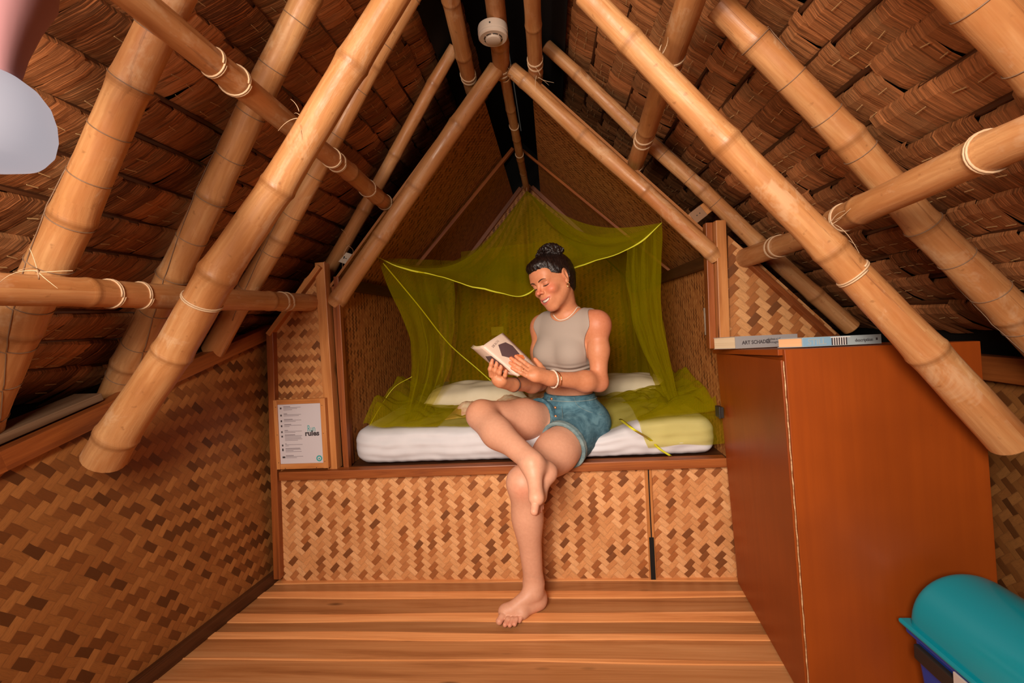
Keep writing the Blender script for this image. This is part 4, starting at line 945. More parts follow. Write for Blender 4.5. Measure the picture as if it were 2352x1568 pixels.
def nets(fn, lo, hi, h, keep=None):
    """surface nets over a box; fn(G, lo, h) -> field"""
    lo = np.array(lo, float); hi = np.array(hi, float); n = np.ceil((hi - lo) / h).astype(int) + 1
    ax = [(lo[k] + h * np.arange(n[k])).astype(f32) for k in range(3)]
    G = np.stack(np.meshgrid(*ax, indexing='ij'), -1); f = fn(G, lo, h); ins = f < 0
    c = [ins[i:n[0] - 1 + i, j:n[1] - 1 + j, k:n[2] - 1 + k] for i in (0, 1) for j in (0, 1) for k in (0, 1)]
    s = sum(x.astype(np.int8) for x in c); act = (s > 0) & (s < 8)
    if keep is not None:
        cc = G[:-1, :-1, :-1] + h / 2; act &= keep(cc)
    idx = np.full(act.shape, -1, np.int64); ii = np.argwhere(act); idx[act] = np.arange(len(ii))
    acc = np.zeros((len(ii), 3)); cnt = np.zeros(len(ii)); corner = [(i, j, k) for i in (0, 1) for j in (0, 1) for k in (0, 1)]
    for a in range(8):
        for b_ in range(a + 1, 8):
            da = np.array(corner[a]); db = np.array(corner[b_])
            if np.abs(da - db).sum() != 1: continue
            fa = f[tuple((ii + da).T)]; fb = f[tuple((ii + db).T)]; m_ = (fa < 0) != (fb < 0); t = np.where(m_, fa / np.where(m_, fa - fb, 1), 0)
            acc += m_[:, None] * (da + t[:, None] * (db - da)); cnt += m_
    V = lo + h * (ii + acc / cnt[:, None]); Fq = []
    for a in range(3):
        b_, c_ = (a + 1) % 3, (a + 2) % 3; sl0 = [slice(None)] * 3; sl1 = [slice(None)] * 3; sl0[a] = slice(0, -1); sl1[a] = slice(1, None)
        x0 = ins[tuple(sl0)]; x1 = ins[tuple(sl1)]; e = np.argwhere(x0 != x1); e = e[(e[:, b_] > 0) & (e[:, c_] > 0) & (e[:, b_] < n[b_] - 1) & (e[:, c_] < n[c_] - 1)]
        if not len(e): continue
        db = np.zeros(3, int); db[b_] = 1; dc = np.zeros(3, int); dc[c_] = 1
        q4 = np.stack([idx[tuple(x.T)] for x in (e - db - dc, e - dc, e, e - db)], 1); flip = x0[tuple(e.T)]
        ok = (q4 >= 0).all(1); q4 = q4[ok]; flip = flip[ok]; q4 = np.where(flip[:, None], q4, q4[:, ::-1]); Fq.append(q4)
    return V, np.concatenate(Fq) if Fq else np.zeros((0, 4), int)
def netmesh(name, parts_, mat, parent, colfn=None, smooth_it=0, uvs=False):
    vs = []; fs = []; o = 0
    for V, Q in parts_: vs.append(V); fs.append(Q + o); o += len(V)
    vs = np.concatenate(vs); fs = np.concatenate(fs); me = bpy.data.meshes.new(name); org = np.array(parent['_o'])
    me.vertices.add(len(vs)); me.vertices.foreach_set('co', (vs - org).astype(f32).ravel())
    me.loops.add(fs.size); me.loops.foreach_set('vertex_index', fs.ravel().astype(np.int32))
    me.polygons.add(len(fs)); me.polygons.foreach_set('loop_start', np.arange(0, fs.size, 4, dtype=np.int32)); me.polygons.foreach_set('loop_total', np.full(len(fs), 4, np.int32))
    me.polygons.foreach_set('use_smooth', [True] * len(fs)); me.update(calc_edges=True); me.validate()
    if colfn is not None:
        c = colfn(vs); a = me.color_attributes.new('skin', 'FLOAT_COLOR', 'POINT'); a.data.foreach_set('color', np.c_[c, np.ones(len(c))].astype(f32).ravel())
    me.materials.append(mat); ob = bpy.data.objects.new(name, me); COL.objects.link(ob); ob.parent = parent; ob['_o'] = parent['_o']
    if smooth_it: md = ob.modifiers.new('soften', 'SMOOTH'); md.iterations = smooth_it; md.factor = .5
    return ob
# ---------------------------------------------------------------- joints
J = dict(
    hipL=hY(1340, 978, 1.965), hipR=hY(1284, 970, 2.03), kneeL=hY(1202, 1108, 1.605), ankL=hY(1226, 1335, 1.675),
    kneeR=hY(1106, 953, 1.745), ankR=hY(1222, 1062, 1.475),
    shL=hY(1373, 745, 1.88), elL=hY(1376, 878, 1.85), wrL=hY(1264, 869, 1.705),
    shR=hY(1245, 752, 2.04), elR=hY(1238, 878, 1.97), wrR=hY(1178, 883, 1.765),
    pel=hY(1318, 962, 2.01), wai=hY(1306, 885, 2.0), che=hY(1300, 800, 1.97), upc=hY(1302, 750, 1.965))
ax_l = nrm((J['shL'] - J['shR']) * [1, 1, 0]); ax_f = nrm(np.cross(EZ, -ax_l)); ax_f = ax_f if ax_f[1] < 0 else -ax_f   # left-hand direction, facing
RT = np.stack([ax_l, ax_f, EZ], 1)
HR = np.array([[-0.733, -0.619, -0.283], [0.671, -0.726, -0.15], [-0.113, -0.3, 0.947]]); HR = HR @ Rz(-.05) @ np.array([[cos(.10), 0, sin(.10)], [0, 1, 0], [-sin(.10), 0, cos(.10)]]); HPOS = np.array([0.015, 1.88, 1.212]) + [0.002, 0, -.001]; HS = .985
def hd(x, y, z): return HPOS + HR @ (np.array([x, y, z]) * HS)
def HE(c, r, k=.012, sub=False, tilt=None):
    R_ = HR if tilt is None else HR @ tilt
    return Ell(hd(*c), np.array(r) * HS, R_, k, sub)
def HC(a, b, ra, rb=None, k=.01, sub=False): return Cap(hd(*a), hd(*b), ra * HS, (ra if rb is None else rb) * HS, k, sub)
neckb = hY(1305, 738, 1.975)
torso = [Ell(J['pel'], (.150, .112, .095), RT, .05), Ell(J['pel'] + ax_l * .05 + [0, .03, -.03], (.095, .105, .085), RT, .05), Ell(J['pel'] - ax_l * .05 + [0, .03, -.03], (.095, .105, .085), RT, .05),
         Ell(J['wai'], (.112, .083, .10), RT, .05), Ell(J['che'], (.128, .092, .125), RT, .05), Ell(J['upc'], (.125, .078, .075), RT, .05),
         Ell(J['che'] + ax_l * .058 + ax_f * .058 + EZ * -.018, (.058, .052, .056), RT, .035), Ell(J['che'] - ax_l * .058 + ax_f * .058 + EZ * -.018, (.058, .052, .056), RT, .035),
         Cap(J['shR'] + ax_l * .03 + EZ * -.005, J['shL'] - ax_l * .03 + EZ * -.005, .050, .050, .04), Cap(J['shR'] + EZ * .012, neckb, .034, .046, .04), Cap(J['shL'] + EZ * .012, neckb, .036, .046, .04)]
neck = [Cap(neckb + [0, 0, -.02], hd(0, -.022, -.06), .050, .0485, .03)]
shoulders = [Ell(J['shL'] + EZ * -.006, (.052, .052, .056), RT, .035), Ell(J['shR'] + EZ * -.006, (.047, .050, .054), RT, .035)]
mid = lambda a, b_, t: a * (1 - t) + b_ * t
def arm(sh, el, wr, s=1.0):
    return [Cap(sh, mid(sh, el, .45), .046 * s, .043 * s, .02), Cap(mid(sh, el, .45), el, .043 * s, .035 * s, .03), Cap(el, mid(el, wr, .3), .036 * s, .040 * s, .025), Cap(mid(el, wr, .3), wr, .040 * s, .0255 * s, .03)]
armL = arm(J['shL'], J['elL'], J['wrL'], .93); armR = arm(J['shR'], J['elR'], J['wrR'], .93)
def thigh(h, k, r0=.086, r1=.058): return [Cap(h, mid(h, k, .5), r0, .077, .04), Cap(mid(h, k, .5), k, .077, r1, .04)]
thL = thigh(J['hipL'], J['kneeL'], .088, .055); thR = thigh(J['hipR'], J['kneeR'], .079, .054)
def calf(k, a, back):
    back = np.array(back)
    return [Cap(k, mid(k, a, .35) + back * .012, .050, .046, .03), Ell(mid(k, a, .32) + back * .016, (.047, .047, .095), np.stack([nrm(np.cross(back, a - k)), back, nrm(a - k)], 1), .03), Cap(mid(k, a, .35) + back * .010, a, .044, .0295, .035), Cap(k, mid(k, a, .9) - back * .004, .043, .026, .03)]
caL = calf(J['kneeL'], J['ankL'], nrm([0.1, 1, 0])); 
bkR = nrm(np.cross(np.cross(J['ankR'] - J['kneeR'], [0, 0, -1.0]), J['ankR'] - J['kneeR'])); bkR = bkR if bkR[2] < 0 else -bkR
caR = calf(J['kneeR'], J['ankR'], bkR)
def toe(a, b_, r, lift=.004):
    m_ = mid(a, b_, .55) + EZ * lift; return [Cap(a, m_, r * 1.02, r * .92, .006), Cap(m_, b_, r * .92, r, .005)]
# left foot, flat on the boards
hL = hZ(1236, 1374, .028); bI = hZ(1160, 1404, .022); bO = hZ(1200, 1408, .017)
footL = [Ell(hL + [0, .006, .0], (.029, .034, .028), None, .02), Cap(J['ankL'], hL + [-.004, 0, .008], .031, .028, .03), Cap(J['ankL'] + [-.004, -.02, -.03], mid(bI, bO, .4) + EZ * .014, .030, .020, .03),
         Cap(hL + [.005, -.01, -.008], bO, .021, .016, .02), Cap(hL + [-.008, -.015, -.004], bI, .022, .020, .02), Cap(bI, bO, .020, .0155, .02),
         Ell(J['ankL'] + [.026, .0, -.004], (.010, .012, .012), None, .012), Ell(J['ankL'] + [-.027, -.002, .002], (.010, .012, .013), None, .012)]
tipsL = [hZ(1147, 1426, .012), hZ(1160, 1434, .009), hZ(1171, 1435, .009), hZ(1182, 1433, .008), hZ(1193, 1425, .008)]; trL = [.0125, .0085, .0082, .0078, .0078]
toesL = [[*toe(mid(bI, bO, t) + [0, -.012, -.004], tp, r)] for tp, r, t in zip(tipsL, trL, (.02, .34, .58, .80, 1.0))]
# right foot, hanging over the left knee
hR_ = hY(1257, 1083, 1.515); bR1 = hY(1232, 1143, 1.40); bR2 = hY(1240, 1140, 1.445)
footR = [Ell(hR_, (.027, .030, .028), None, .02), Cap(J['ankR'], hR_, .031, .027, .03), Cap(J['ankR'] + [0.004, -.005, -.012], bR1, .030, .020, .03), Cap(hR_ + [-.002, -.006, -.01], bR2, .021, .018, .022), Cap(bR1, bR2, .0195, .017, .02),
         Ell(J['ankR'] + [.0, -.028, .004], (.012, .010, .013), None, .012)]
tipsR = [hY(1227, 1174, 1.372), hY(1231, 1178, 1.392), hY(1235, 1176, 1.410), hY(1240, 1172, 1.428), hY(1244, 1166, 1.444)]
toesR = [[Cap(mid(bR1, bR2, t), tp, r * 1.1, r * 1.0, .006)] for tp, r, t in zip(tipsR, (.0125, .0085, .0082, .008, .0078), (.0, .25, .5, .75, 1.0))]
# head
headp = [HE((0, -.018, .028), (.073, .092, .078), .02), HE((0, .018, -.022), (.0585, .068, .080), .025), HE((0, .034, -.070), (.039, .045, .036), .025), HE((0, .066, -.098), (.018, .015, .014), .022),
         HC((-.047, .002, -.046), (-.015, .058, -.094), .015, .0135, .022), HC((.047, .002, -.046), (.015, .058, -.094), .015, .0135, .022),
         HE((0, .058, .040), (.052, .030, .040), .03), HC((-.034, .073, .019), (.034, .073, .019), .010, None, .018),
         HE((-.037, .058, -.028), (.022, .024, .018), .016), HE((.037, .058, -.028), (.022, .024, .018), .016),
         HE((-.0305, .092, .004), (.017, .014, .011), .014, True), HE((.0305, .092, .004), (.017, .014, .011), .014, True),
         HE((-.0305, .0705, .003), (.0145, .0125, .0125), .004), HE((.0305, .0705, .003), (.0145, .0125, .0125), .004),
         HC((0, .080, .014), (0, .100, -.020), .0062, .0075, .011), HE((0, .105, -.024), (.0085, .0095, .0078), .007), HE((-.0115, .092, -.027), (.0058, .008, .0058), .005), HE((.0115, .092, -.027), (.0058, .008, .0058), .005),
         HE((-.006, .100, -.033), (.0035, .0045, .002), .002, True), HE((.006, .100, -.033), (.0035, .0045, .002), .002, True),
         HE((0, .074, -.060), (.030, .020, .024), .02),
         HE((0, .094, -.0630), (.0265, .020, .0066), .0025, True), HE((-.022, .086, -.0568), (.0080, .018, .0034), .003, True), HE((.022, .086, -.0568), (.0080, .018, .0034), .003, True)]
def arc(z0, zc, y0, yc, w, r0, r1, k=.0035, n=8):
    pts = []
    for i in range(n + 1):
        t = -1 + 2 * i / n; pts.append((w * t, yc + (y0 - yc) * t * t, zc + (z0 - zc) * t * t))
    return [HC(pts[i], pts[i + 1], r0 + (r1 - r0) * abs(-1 + 2 * i / n) ** 2, r0 + (r1 - r0) * abs(-1 + 2 * (i + 1) / n) ** 2, k) for i in range(n)]
headp += arc(-.0490, -.0550, .0735, .0925, .0330, .0026, .0016) + arc(-.0490, -.0735, .0735, .0895, .0330, .0033, .0016)
for s_ in (-1, 1):
    headp += [HE((s_ * .0745, -.006, .000), (.0065, .0165, .028), .006, False, Rz(s_ * -.35) if True else None), HE((s_ * .0795, -.002, .004), (.0045, .0095, .017), .004, True, Rz(s_ * -.35)), HE((s_ * .073, .001, -.024), (.0055, .009, .010), .005)]
# ---------------------------------------------------------------- the book planes
bY0, bY1 = 1.655, 1.735
kA, kB, kC, kE = hY(1106, 796, bY0), hY(1155, 764, bY1), hY(1239, 846, bY1), hY(1189, 864, bY0)
kG, kH = hY(1080, 797, bY1), hY(1142, 851, bY1 - .01)
n1 = nrm(np.cross(kE - kA, kB - kA)); n1 = n1 if n1[1] < 0 else -n1        # outward normals, toward the viewer
n2 = nrm(np.cross(kE - kA, kG - kA)); n2 = n2 if n2[1] < 0 else -n2
on1 = lambda x, y, o: hp(x, y, kA + n1 * o, n1); on2 = lambda x, y, o: hp(x, y, kA + n2 * o, n2)
palL = on1(1231, 861, .020); palR = hY(1150, 878, 1.70)
def finger(pts, rs, k=.005):
    return [Cap(pts[i], pts[i + 1], rs[i], rs[i + 1], k) for i in range(len(pts) - 1)]
handL = [Cap(J['wrL'], palL, .0255, .024, .015), Ell(palL, (.030, .015, .026), np.stack([nrm(kB - kA), n1, nrm(np.cross(nrm(kB - kA), n1))], 1), .012), Cap(J['wrL'], on1(1216, 862, .016), .020, .0125, .015), Cap(J['wrL'], on1(1220, 846, .016), .021, .0125, .015)]
fR = (.0092, .0085, .0076, .0066)
fgL = [finger([on1(1218, 842, .015), on1(1205, 833, .017), on1(1194, 825, .014), on1(1185, 818, .009)], fR), finger([on1(1211, 849, .015), on1(1196, 838, .018), on1(1183, 829, .014), on1(1173, 822, .009)], fR),
       finger([on1(1208, 856, .014), on1(1194, 846, .017), on1(1182, 839, .014), on1(1172, 833, .008)], fR), finger([on1(1208, 862, .013), on1(1197, 856, .015), on1(1186, 850, .012), on1(1176, 845, .008)], (.0085, .0076, .0068, .006)),
       finger([mid(J['wrL'], palL, .6) + EZ * .012, on1(1247, 849, .004), on1(1240, 838, -.006), on1(1229, 825, -.012)], (.014, .0115, .0098, .008))]
fb = [(1128, 862), (1137, 868), (1147, 871), (1158, 872)]; ft = [(1131, 826), (1142, 830), (1152, 838), (1163, 850)]; fm = [(1126, 847), (1137, 851), (1147, 856), (1160, 862)]
handR = [Cap(J['wrR'], palR, .0235, .021, .015), Ell(mid(hY(1137, 868, 1.685), palR, .45), (.027, .015, .020), RT, .014), Cap(J['wrR'], hY(1140, 870, 1.69), .02, .014, .015), Cap(J['wrR'], hY(1157, 875, 1.69), .018, .013, .012)]
fgR = [finger([hY(*a, 1.692), hY(*c, 1.672), mid(hY(*c, 1.672), hY(*b_, 1.668), .55), hY(*b_, 1.668)], r) for a, c, b_, r in zip(fb, fm, ft, (fR, fR, fR, (.0082, .0075, .0068, .006)))]
fgR.append(finger([palR + [.01, .02, .005], hY(1153, 862, 1.73), hY(1143, 850, 1.745), hY(1136, 842, 1.752)], (.014, .0115, .0098, .008)))
def body_field(G, lo, h):
    g = lambda pr: groupgrid(G, pr, 0.0, lo, h)
    f = g(torso + neck + shoulders + thL[:1] + thR[:1] + armL[:1] + armR[:1])
    for pr in (thL + caL + footL, thR + caR + footR, shoulders[:1] + armL + handL, shoulders[1:] + armR + handR, neck + headp): np.minimum(f, g(pr), out=f)
    for base, fs in ((handL[1:], fgL), (handR[1:], fgR), (footL[5:6] + footL[4:5], toesL), (footR[4:5], toesR)):
        for fg in fs: np.minimum(f, g(base + fg), out=f)
    return f
hup = HR[:, 2]; hcut = hd(0, 0, -.135) @ hup
# head region: around the skull, above the neck cut
inhead = lambda P, e=0.0: (((P - HPOS.astype(f32)) ** 2).sum(-1) < (.155 + e) ** 2) & ((P @ hup.astype(f32)) > hcut - e)
cHL, cHR = mid(palL, on1(1195, 840, .01), .5), mid(palR, hY(1140, 850, 1.68), .5)
cFL, cFR = mid(hL, bI, .6), mid(hR_, bR1, .6)
sph = lambda c, r: (lambda P, e=0.0: ((P - c.astype(f32)) ** 2).sum(-1) < (r + e) ** 2)
blocks = [(inhead, HPOS - .17, HPOS + .17, .0018), (sph(cHL, .072), cHL - .08, cHL + .08, .0016), (sph(cHR, .062), cHR - .07, cHR + .07, .0016), (sph(cFL, .125), cFL - .13, cFL + .13, .0024), (sph(cFR, .10), cFR - .105, cFR + .105, .0024)]
parts_ = [nets(body_field, np.array([-.42, 1.30, -.01]), np.array([.34, 2.28, 1.16]), .0037, keep=lambda P: ~np.any([b_[0](P) for b_ in blocks], axis=0))]
for kf, lo, hi, h in blocks: parts_.append(nets(body_field, lo, hi, h, keep=lambda P, kf=kf: kf(P, .009)))
def skin_col(V):
    V = np.asarray(V, float); n = len(V)
    c = np.tile(np.array([.60, .235, .110]), (n, 1))
    leg = np.clip((.80 - V[:, 2]) / .1, 0, 1)[:, None]; c = c * (1 - leg) + np.array([.66, .335, .215]) * leg
    def blob(p, r, col, a):
        nonlocal c
        w = (np.exp(-((V - p) ** 2).sum(1) / (r * r)) * a)[:, None]; c = c * (1 - w) + np.array(col) * w
    red = (.56, .14, .075)
    blob(J['shL'] + [.02, 0, .02], .08, red, .6); blob(J['shR'], .07, red, .5); blob(J['elL'], .06, red, .4); blob(J['kneeL'] + [0, -.05, -.01], .035, (.62, .2, .12), .5); blob(J['kneeR'] + [-.05, 0, 0], .035, (.62, .2, .12), .5); blob(hR_, .025, (.68, .2, .10), .6)
    for tp in tipsL + tipsR: blob(tp, .012, (.66, .2, .12), .6)
    for fg in fgL + fgR: blob(fg[-1].b, .012, (.68, .22, .12), .6); blob(fg[1].b, .008, (.55, .17, .09), .3)
    for f_ in fgL: blob(f_[-1].b, .02, (.9, .22, .08), .35)
    L_ = ((V - HPOS) @ HR) / HS; x, y, z = L_.T; inh = (np.abs(x) < .08) & (y > .03) & (z > -.13)
    for cx_, cy_, cz_, r_, a_, col in ((0, .108, -.022, .018, .8, (.66, .15, .085)), (-.042, .07, -.022, .022, .75, (.66, .14, .08)), (.042, .07, -.022, .020, .6, (.64, .15, .085)), (0, .08, -.1, .014, .4, (.62, .17, .10)), (0, .07, .05, .04, .35, (.62, .19, .10))):
        blob(hd(cx_, cy_, cz_), r_, col, a_)
    # lips
    t = np.clip(x / .0330, -1, 1); up_ = -.0550 + .006 * t * t; lo_ = -.0735 + .0245 * t * t
    lip = inh & (np.abs(x) < .0330) & ((np.abs(z - up_) < .0032 * (1.05 - t * t * .6)) | (np.abs(z - lo_) < .0040 * (1.05 - t * t * .6))) & (y > .068)
    c[lip] = (.55, .13, .10)
    mouth = inh & (np.abs(x) < .024) & (z < up_ - .0025) & (z > lo_ + .0030) & (y > .06); c[mouth] = (.20, .03, .025)
    for s_ in (-1, 1):      # eyelids
        w = (np.exp(-(((x - s_ * .0305) / .012) ** 2 + ((z - .006) / .008) ** 2)) * inh * .45)[:, None]; c = c * (1 - w) + np.array([.42, .15, .10]) * w
    return np.clip(c, 0, 1)
def mat_skin():
    b = NB('skin'); col = b.attr('skin')[0]; n = b.noise(b.n('ShaderNodeTexCoord').outputs['Object'], 90, 3)
    col = b.mix(.10, col, b.ramp(n, [(.3, (.35, .12, .06)), (.7, (.8, .45, .3))])); b.bump(n, .06, .0006)
    b.b.inputs['Subsurface Weight'].default_value = .08; b.b.inputs['Subsurface Radius'].default_value = (.01, .004, .002); b.b.inputs['Subsurface Scale'].default_value = .5
    return b.fin(col, .50, .40)
M_SKIN = mat_skin()
per = thing('person', tuple(J['pel'] * [1, 1, 0] + [0, 0, .0]), 'barefoot person in grey tank top and denim shorts, seated cross-legged reading a book', 'person')
netmesh('body', parts_, M_SKIN, per, skin_col, smooth_it=2)
def march(f, o, d, t0, t1, n=200):
    ts = np.linspace(t0, t1, n); P = np.array(o) + ts[:, None] * np.array(d); v = f(P.astype(f32)); k = np.argmax(v < 0)
    if not (v < 0).any(): return None
    if k == 0: return P[0]
    t = ts[k - 1] + (ts[k] - ts[k - 1]) * v[k - 1] / (v[k - 1] - v[k]); return np.array(o) + t * np.array(d)
fhead = lambda P: groupd(P, neck + headp)
fneck = lambda P: groupd(P, torso + neck + shoulders)
# ---------------------------------------------------------------- clothes
def tank_field(G, lo, h):
    TT = torso + shoulders + armL[:1] + armR[:1]; f = groupgrid(G, TT, .0062, lo, h) if h else groupd(G, TT, infl=.0062)
    zz = G[..., 2]; f = f - (.0030 * np.sin(zz * 330 + 2.5 * np.sin(G[..., 0] * 25)) * np.exp(-((zz - .838) / .022) ** 2)).astype(f32)
    hem = .822 + .0
    f = -_smin(-f, zz - hem, .006)
    ncut = Ell(neckb + ax_f * .020 + ax_l * .014 + EZ * .024, (.074, .074, .084), RT).d(G)
    f = -_smin(-f, ncut, .007)
    for sh, el, r, ins in ((J['shL'], J['elL'], .070, .012), (J['shR'], J['elR'], .064, -.012)):
        sg = 1 if ins > 0 else -1
        c = Cap(sh + EZ * .055 + ax_l * sg * .042, mid(sh, el, .30) + ax_l * sg * .016, r, r * .90).d(G); f = -_smin(-f, _smin(c, Cap(mid(sh, el, .25) + ax_l * sg * .02, el + ax_l * sg * .02, r * .92).d(G), .02), .007)
    return f
def tank_f(P): return tank_field(P, None, 0)
M_TANK = mat_cloth('taupe_ribbed_jersey', (.40, .325, .275), (.36, .29, .245), .8)
netmesh('tank_top', [nets(tank_field, J['che'] - [.24, .24, .22], J['che'] + [.24, .24, .24], .0022)], M_TANK, per, smooth_it=5)
fr = lambda sh, k: nrm(k - sh)
def shorts_field(G, lo, h, pt=('p', 'l', 'r')):
    gg = (lambda pr, i: groupgrid(G, pr, i, lo, h)) if h else (lambda pr, i: groupd(G, pr, infl=i))
    f = gg(torso[:3] + [Ell(J['wai'] + [0, 0, -.03], (.108, .084, .09), RT, .04)], .009)
    top = J['pel'][2] + .118; f = np.maximum(f, G[..., 2] - top - .10 * ((G - J['pel'].astype(f32)) @ ax_f.astype(f32)) * 0)
    for th, hp_, kn, cf in ((thL, J['hipL'], J['kneeL'], .168), (thR, J['hipR'], J['kneeR'], .128)):
        d = nrm(kn - hp_); t = np.maximum(gg(th, .013), ((G - hp_.astype(f32)) @ d.astype(f32)) - cf); f = _smin(f, t, .03)
    for hp_, kn, cf in ((J['hipL'], J['kneeL'], .168), (J['hipR'], J['kneeR'], .128)): pass
    return f
M_DEN = None
def mat_denim(name, c1, c2, c3):
    b = NB(name); P_ = b.n('ShaderNodeTexCoord').outputs['Object']; n = b.noise(P_, 22, 4, .6, .8); n2 = b.noise(b.scale(P_, 500, 500, 160), 1, 2); n3 = b.noise(b.scale(P_, 14, 14, 60), 1, 3, .6, 1.0)
    col = b.ramp(n, [(.32, c3), (.5, c2), (.68, c1)]); col = b.mix(b.m_('MULTIPLY', b.ramp(n3, [(.5, 0.), (.62, 1.)]), .35), col, c1); col = b.mix(b.m_('MULTIPLY', n2, .35), col, c1)
    b.bump(b.m_('ADD', b.m_('MULTIPLY', n3, 1.0), b.m_('MULTIPLY', n2, .2)), .6, .005); return b.fin(col, .85, .2)
M_DEN = mat_denim('faded_blue_denim', (.12, .25, .31), (.05, .13, .18), (.018, .06, .095)); M_DENL = mat_denim('turned_denim_cuff', (.26, .34, .34), (.16, .25, .27), (.09, .16, .19))
sh_ob = netmesh('denim_shorts', [nets(shorts_field, J['pel'] - [.27, .33, .17], J['pel'] + [.24, .22, .15], .0038)], M_DEN, per, smooth_it=3)
for th, hp_, kn, cf in ((thL, J['hipL'], J['kneeL'], .168), (thR, J['hipR'], J['kneeR'], .128)):
    d = nrm(kn - hp_)
    def cuff(G, lo, h, th=th, hp_=hp_, d=d, cf=cf):
        s_ = (G - hp_.astype(f32)) @ d.astype(f32); return np.maximum(np.maximum(groupgrid(G, th, .0165, lo, h), np.abs(s_ - cf + .006) - .013), -groupgrid(G, th, .0015, lo, h))
    c = hp_ + d * cf; netmesh('rolled_cuff', [nets(cuff, c - .14, c + .14, .0034)], M_DENL if cf > .15 else M_DEN, sh_ob, smooth_it=3)
shf = lambda P: shorts_field(P, None, 0)
def cast(x, y, f, t0=1.2, t1=2.4): d = ray(x, y); d = d / d[1]; return march(f, CP, d, t0, t1, 600)
M_COPPER = NB('copper_button'); M_COPPER.b.inputs['Metallic'].default_value = .8; M_COPPER = M_COPPER.fin((.55, .22, .10), .4)
for x, y in ((1267, 916), (1275, 936), (1276, 956)):
    p = cast(x, y, shf)
    if p is not None:
        m = MB(); n_ = nrm(CP - p) * .6 + ax_f * .4; n_ = nrm(n_); a_ = nrm(np.cross(n_, EZ)); b2 = np.cross(n_, a_)
        m.lathe([(0, .004), (.005, .0035), (.0062, .002), (.0062, -.002)], 16, lambda v: p + a_ * v[0] + b2 * v[1] + n_ * v[2]); m.build('button', M_COPPER, sh_ob, smooth=True)
# waistband and seams as raised tape
def ringon(f, c, n, off, k=64, r1=.25, R0=.3, a0=0, a1=2 * pi, ref=None):
    n = nrm(n); a_ = nrm(np.cross(n, ref if ref is not None else [0.3, 1, .1])); b2 = np.cross(n, a_); out = []
    for i in range(k):
        an = a0 + (a1 - a0) * i / k; d = a_ * cos(an) + b2 * sin(an); p = march(f, c + d * r1, -d, 0, r1, 120)
        if p is not None: out.append(p + d * off)
    return out
for nm_, L_ in (('fly_seam', ((1258, 912), (1262, 935), (1266, 955), (1272, 975), (1281, 995))), ('fly_seam', ((1284, 908), (1290, 935), (1292, 960), (1288, 985))), ('pocket_seam', ((1318, 912), (1326, 930), (1350, 944), (1382, 952))), ('side_seam', ((1394, 925), (1402, 955), (1400, 990), (1388, 1020)))):
    pp_ = [cast(x, y, shf) for x, y in L_]; pp_ = [p + nrm(CP - p) * .0012 for p in pp_ if p is not None]
    if len(pp_) > 2: m = MB(); m.tube(cr(pp_, 24), .0011, 5); m.build(nm_, M_DENL, sh_ob, smooth=True)
rp = ringon(shf, J['wai'] + [0, 0, -.052], EZ, .0015); m = MB(); m.tube(rp, .0022, 6, closed=True)
m.build('waistband_seam', M_DENL, sh_ob, smooth=True)
# ---------------------------------------------------------------- jewellery
M_PEARL = flat('cream_pearl', (.72, .60, .48), .25); M_GOLD = NB('gold'); M_GOLD.b.inputs['Metallic'].default_value = 1; M_GOLD = M_GOLD.fin((.8, .45, .2), .25)
fskin = lambda Q_: np.minimum(np.minimum(groupd(Q_, torso + neck + shoulders + armL[:1] + armR[:1]), groupd(Q_, neck + headp[:14])), tank_f(Q_))
nk = []
for x_, y_ in ((1271, 723), (1279, 732), (1288, 735), (1300, 732), (1309, 726), (1318, 717), (1326, 706), (1331, 697)):
    p_ = cast(x_, y_, fskin, 1.6, 2.2)
    if p_ is not None: nk.append(p_ + nrm(CP - p_) * .0025)
nb = mid(neckb, hd(0, -.022, -.06), .45)
nk += [nb - ax_f * .030 + ax_l * .052, nb - ax_f * .060 + EZ * .002, nb - ax_f * .030 - ax_l * .052]
rp = cr(nk + [nk[0]], 110)[:-1]
m = MB(); m.tube(rp, [.0021 + .0007 * (i_ % 2) for i_ in range(len(rp))], 8, closed=True); m.build('necklace', M_PEARL, per, smooth=True)
farmL = lambda P: groupd(P, armL + handL)
for o_, r_, mt_, nm in ((.012, .0030, M_PEARL, 'bracelet'), (.030, .0016, M_GOLD, 'bracelet')):
    dd = nrm(J['elL'] - J['wrL']); rp = ringon(farmL, J['wrL'] + dd * o_, dd + EZ * .15, .0035, 40, .06)
    m = MB(); m.tube([p - EZ * .002 for p in rp], [r_ + .0009 * (i % 3 == 0) for i in range(len(rp))], 7, closed=True); m.build(nm, mt_, per, smooth=True)
dd = nrm(J['elR'] - J['wrR']); rp = ringon(lambda P: groupd(P, armR + handR), J['wrR'] + dd * .006, dd, .001, 36, .06); m = MB(); m.tube(rp, .0012, 6, closed=True); m.build('hair_tie', M_HINGE, per, smooth=True)
f_ = fgL[2][0]; dd = nrm(f_.b - f_.a); rp = ringon(lambda P: groupd(P, fgL[2]), mid(f_.a, f_.b, .6), dd, .0006, 24, .02); m = MB(); m.tube(rp, .0010, 6, closed=True); m.build('finger_ring', M_GOLD, per, smooth=True)
m = MB(); e0 = hd(-.0755, .004, -.036); m.tube([e0 + np.array([.006 * cos(a), .006 * sin(a) * .3, .007 * sin(a) - .004]) for a in np.linspace(0, 2 * pi, 20)[:-1]], .0014, 6, closed=True); m.build('earring', M_GOLD, per, smooth=True)
